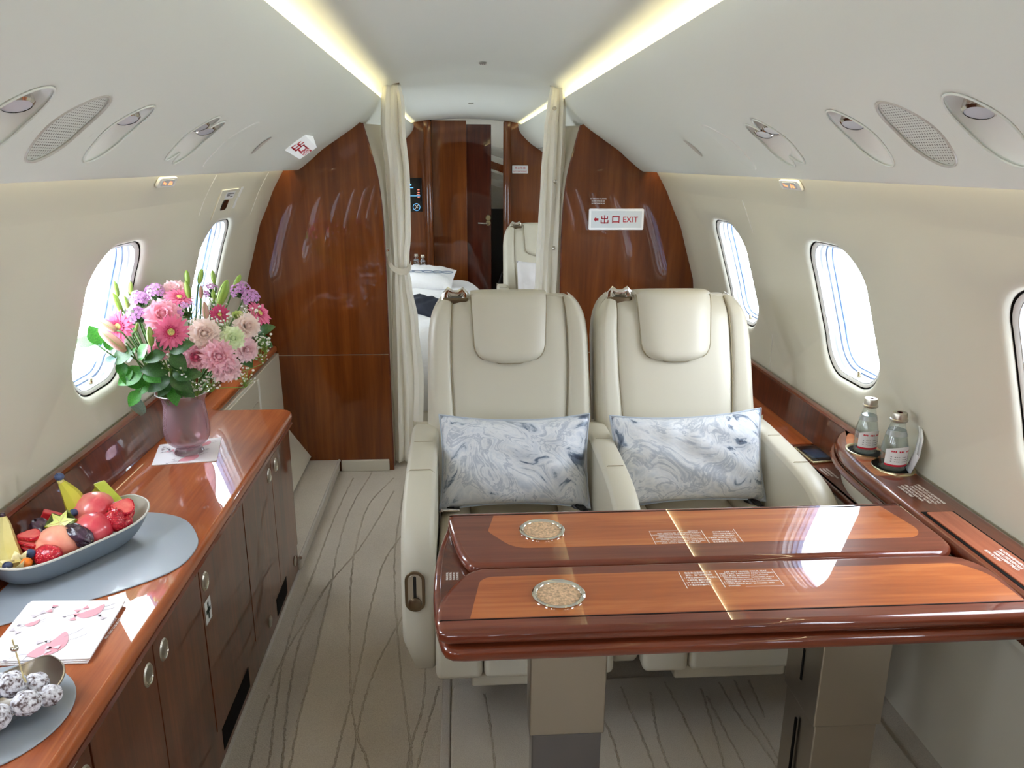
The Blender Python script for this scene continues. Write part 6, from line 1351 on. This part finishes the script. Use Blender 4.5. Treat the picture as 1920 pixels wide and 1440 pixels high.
def sprig(label, path, leaves):
    root = empty('leaf_sprig', path[-1]); tag(root, label, 'foliage', 'leaf sprigs of the bouquet'); base = tuple(V0+Vector((0, 0, .03))); P = crom([base]+path, 6)
    m = MB(); m.tube(P, .0018, 6); m.build('stem', MATS['stem'], root)
    for (p, d, L, k) in leaves:
        ex = Vector(d).normalized(); up = Vector((random.uniform(-.3, .3), -.75, .65)); ez = (up-ex*up.dot(ex)).normalized(); ey = ez.cross(ex); M = Matrix(((ex.x, ey.x, ez.x, p[0]), (ex.y, ey.y, ez.y, p[1]), (ex.z, ey.z, ez.z, p[2]), (0, 0, 0, 1))) @ Matrix.Diagonal((L, L*1.15, L, 1))
        share('leaf', LM[k], root, Matrix.Translation(-Vector(path[-1])) @ M)
sprig('bright green leafy sprig reaching out to the left of the bouquet', [(-.860, 2.00, .80), (-.900, 1.95, .875), (-.945, 1.94, .918), (-.975, 1.945, .940)], [((-.975, 1.945, .938), (-.95, 0, .28), .052, 0), ((-.960, 1.945, .936), (-.40, 0, .9), .056, 2), ((-.945, 1.94, .925), (-.9, -.1, -.35), .058, 3), ((-.940, 1.94, .922), (.15, -.1, .9), .042, 2), ((-.925, 1.94, .905), (-.85, -.1, -.55), .056, 3), ((-.915, 1.945, .895), (-.1, -.2, -.95), .046, 0), ((-.905, 1.945, .890), (.45, -.1, .8), .046, 0), ((-.895, 1.95, .872), (-.6, -.3, -.7), .050, 0)])
sprig('long leaf sprig hanging low at the left of the vase', [(-.855, 2.00, .79), (-.872, 1.96, .825), (-.880, 1.94, .815), (-.882, 1.935, .800)], [((-.882, 1.935, .800), (-.25, .1, -.95), .062, 3), ((-.878, 1.94, .818), (-.4, -.3, -.5), .050, 0), ((-.868, 1.96, .828), (-.7, -.3, .35), .070, 2), ((-.860, 1.97, .822), (.2, -.4, .8), .050, 0)])
sprig('dark green leaves in front of the central gerbera', [(-.815, 1.99, .80), (-.800, 1.95, .88), (-.785, 1.925, .925)], [((-.790, 1.925, .925), (.75, -.2, .35), .066, 1), ((-.792, 1.925, .925), (-.3, -.3, .9), .046, 1), ((-.800, 1.93, .915), (-.8, -.3, -.1), .055, 1), ((-.785, 1.925, .918), (.5, -.3, -.45), .056, 1), ((-.800, 1.94, .90), (.7, -.4, -.3), .05, 1)])
sprig('dark green leaves massed above the vase rim', [(-.815, 2.00, .80), (-.805, 1.96, .84), (-.795, 1.945, .87)], [((-.800, 1.945, .868), (-.75, -.3, .2), .070, 1), ((-.795, 1.945, .865), (.75, -.3, .05), .076, 1), ((-.800, 1.95, .855), (.6, -.35, -.35), .066, 1), ((-.805, 1.96, .845), (-.7, -.4, -.25), .066, 1), ((-.805, 1.975, .825), (.1, -.55, -.8), .06, 0), ((-.80, 1.97, .83), (.7, -.3, -.45), .06, 1), ((-.81, 1.97, .83), (-.6, -.4, -.5), .05, 1)])
sprig('pointed green leaf branch at the left under the lily buds', [(-.845, 1.99, .80), (-.870, 1.95, .87), (-.885, 1.935, .925), (-.893, 1.93, .945)], [((-.880, 1.935, .925), (-.9, -.1, -.35), .070, 1), ((-.875, 1.94, .90), (.55, -.2, .55), .06, 2), ((-.868, 1.95, .875), (-.75, -.2, -.55), .075, 2), ((-.865, 1.95, .87), (.4, -.3, -.2), .06, 0), ((-.857, 1.965, .845), (-.6, -.3, -.6), .06, 0)])
sprig('dark leaves at the right edge of the bouquet', [(-.79, 2.03, .80), (-.69, 2.05, .87), (-.62, 2.07, .92), (-.60, 2.075, .935)], [((-.605, 2.07, .935), (.7, -.2, .45), .050, 1), ((-.612, 2.07, .925), (.8, -.3, -.35), .050, 1), ((-.65, 2.05, .895), (.5, -.4, -.7), .055, 1), ((-.69, 2.03, .865), (.6, -.5, -.4), .06, 1)])
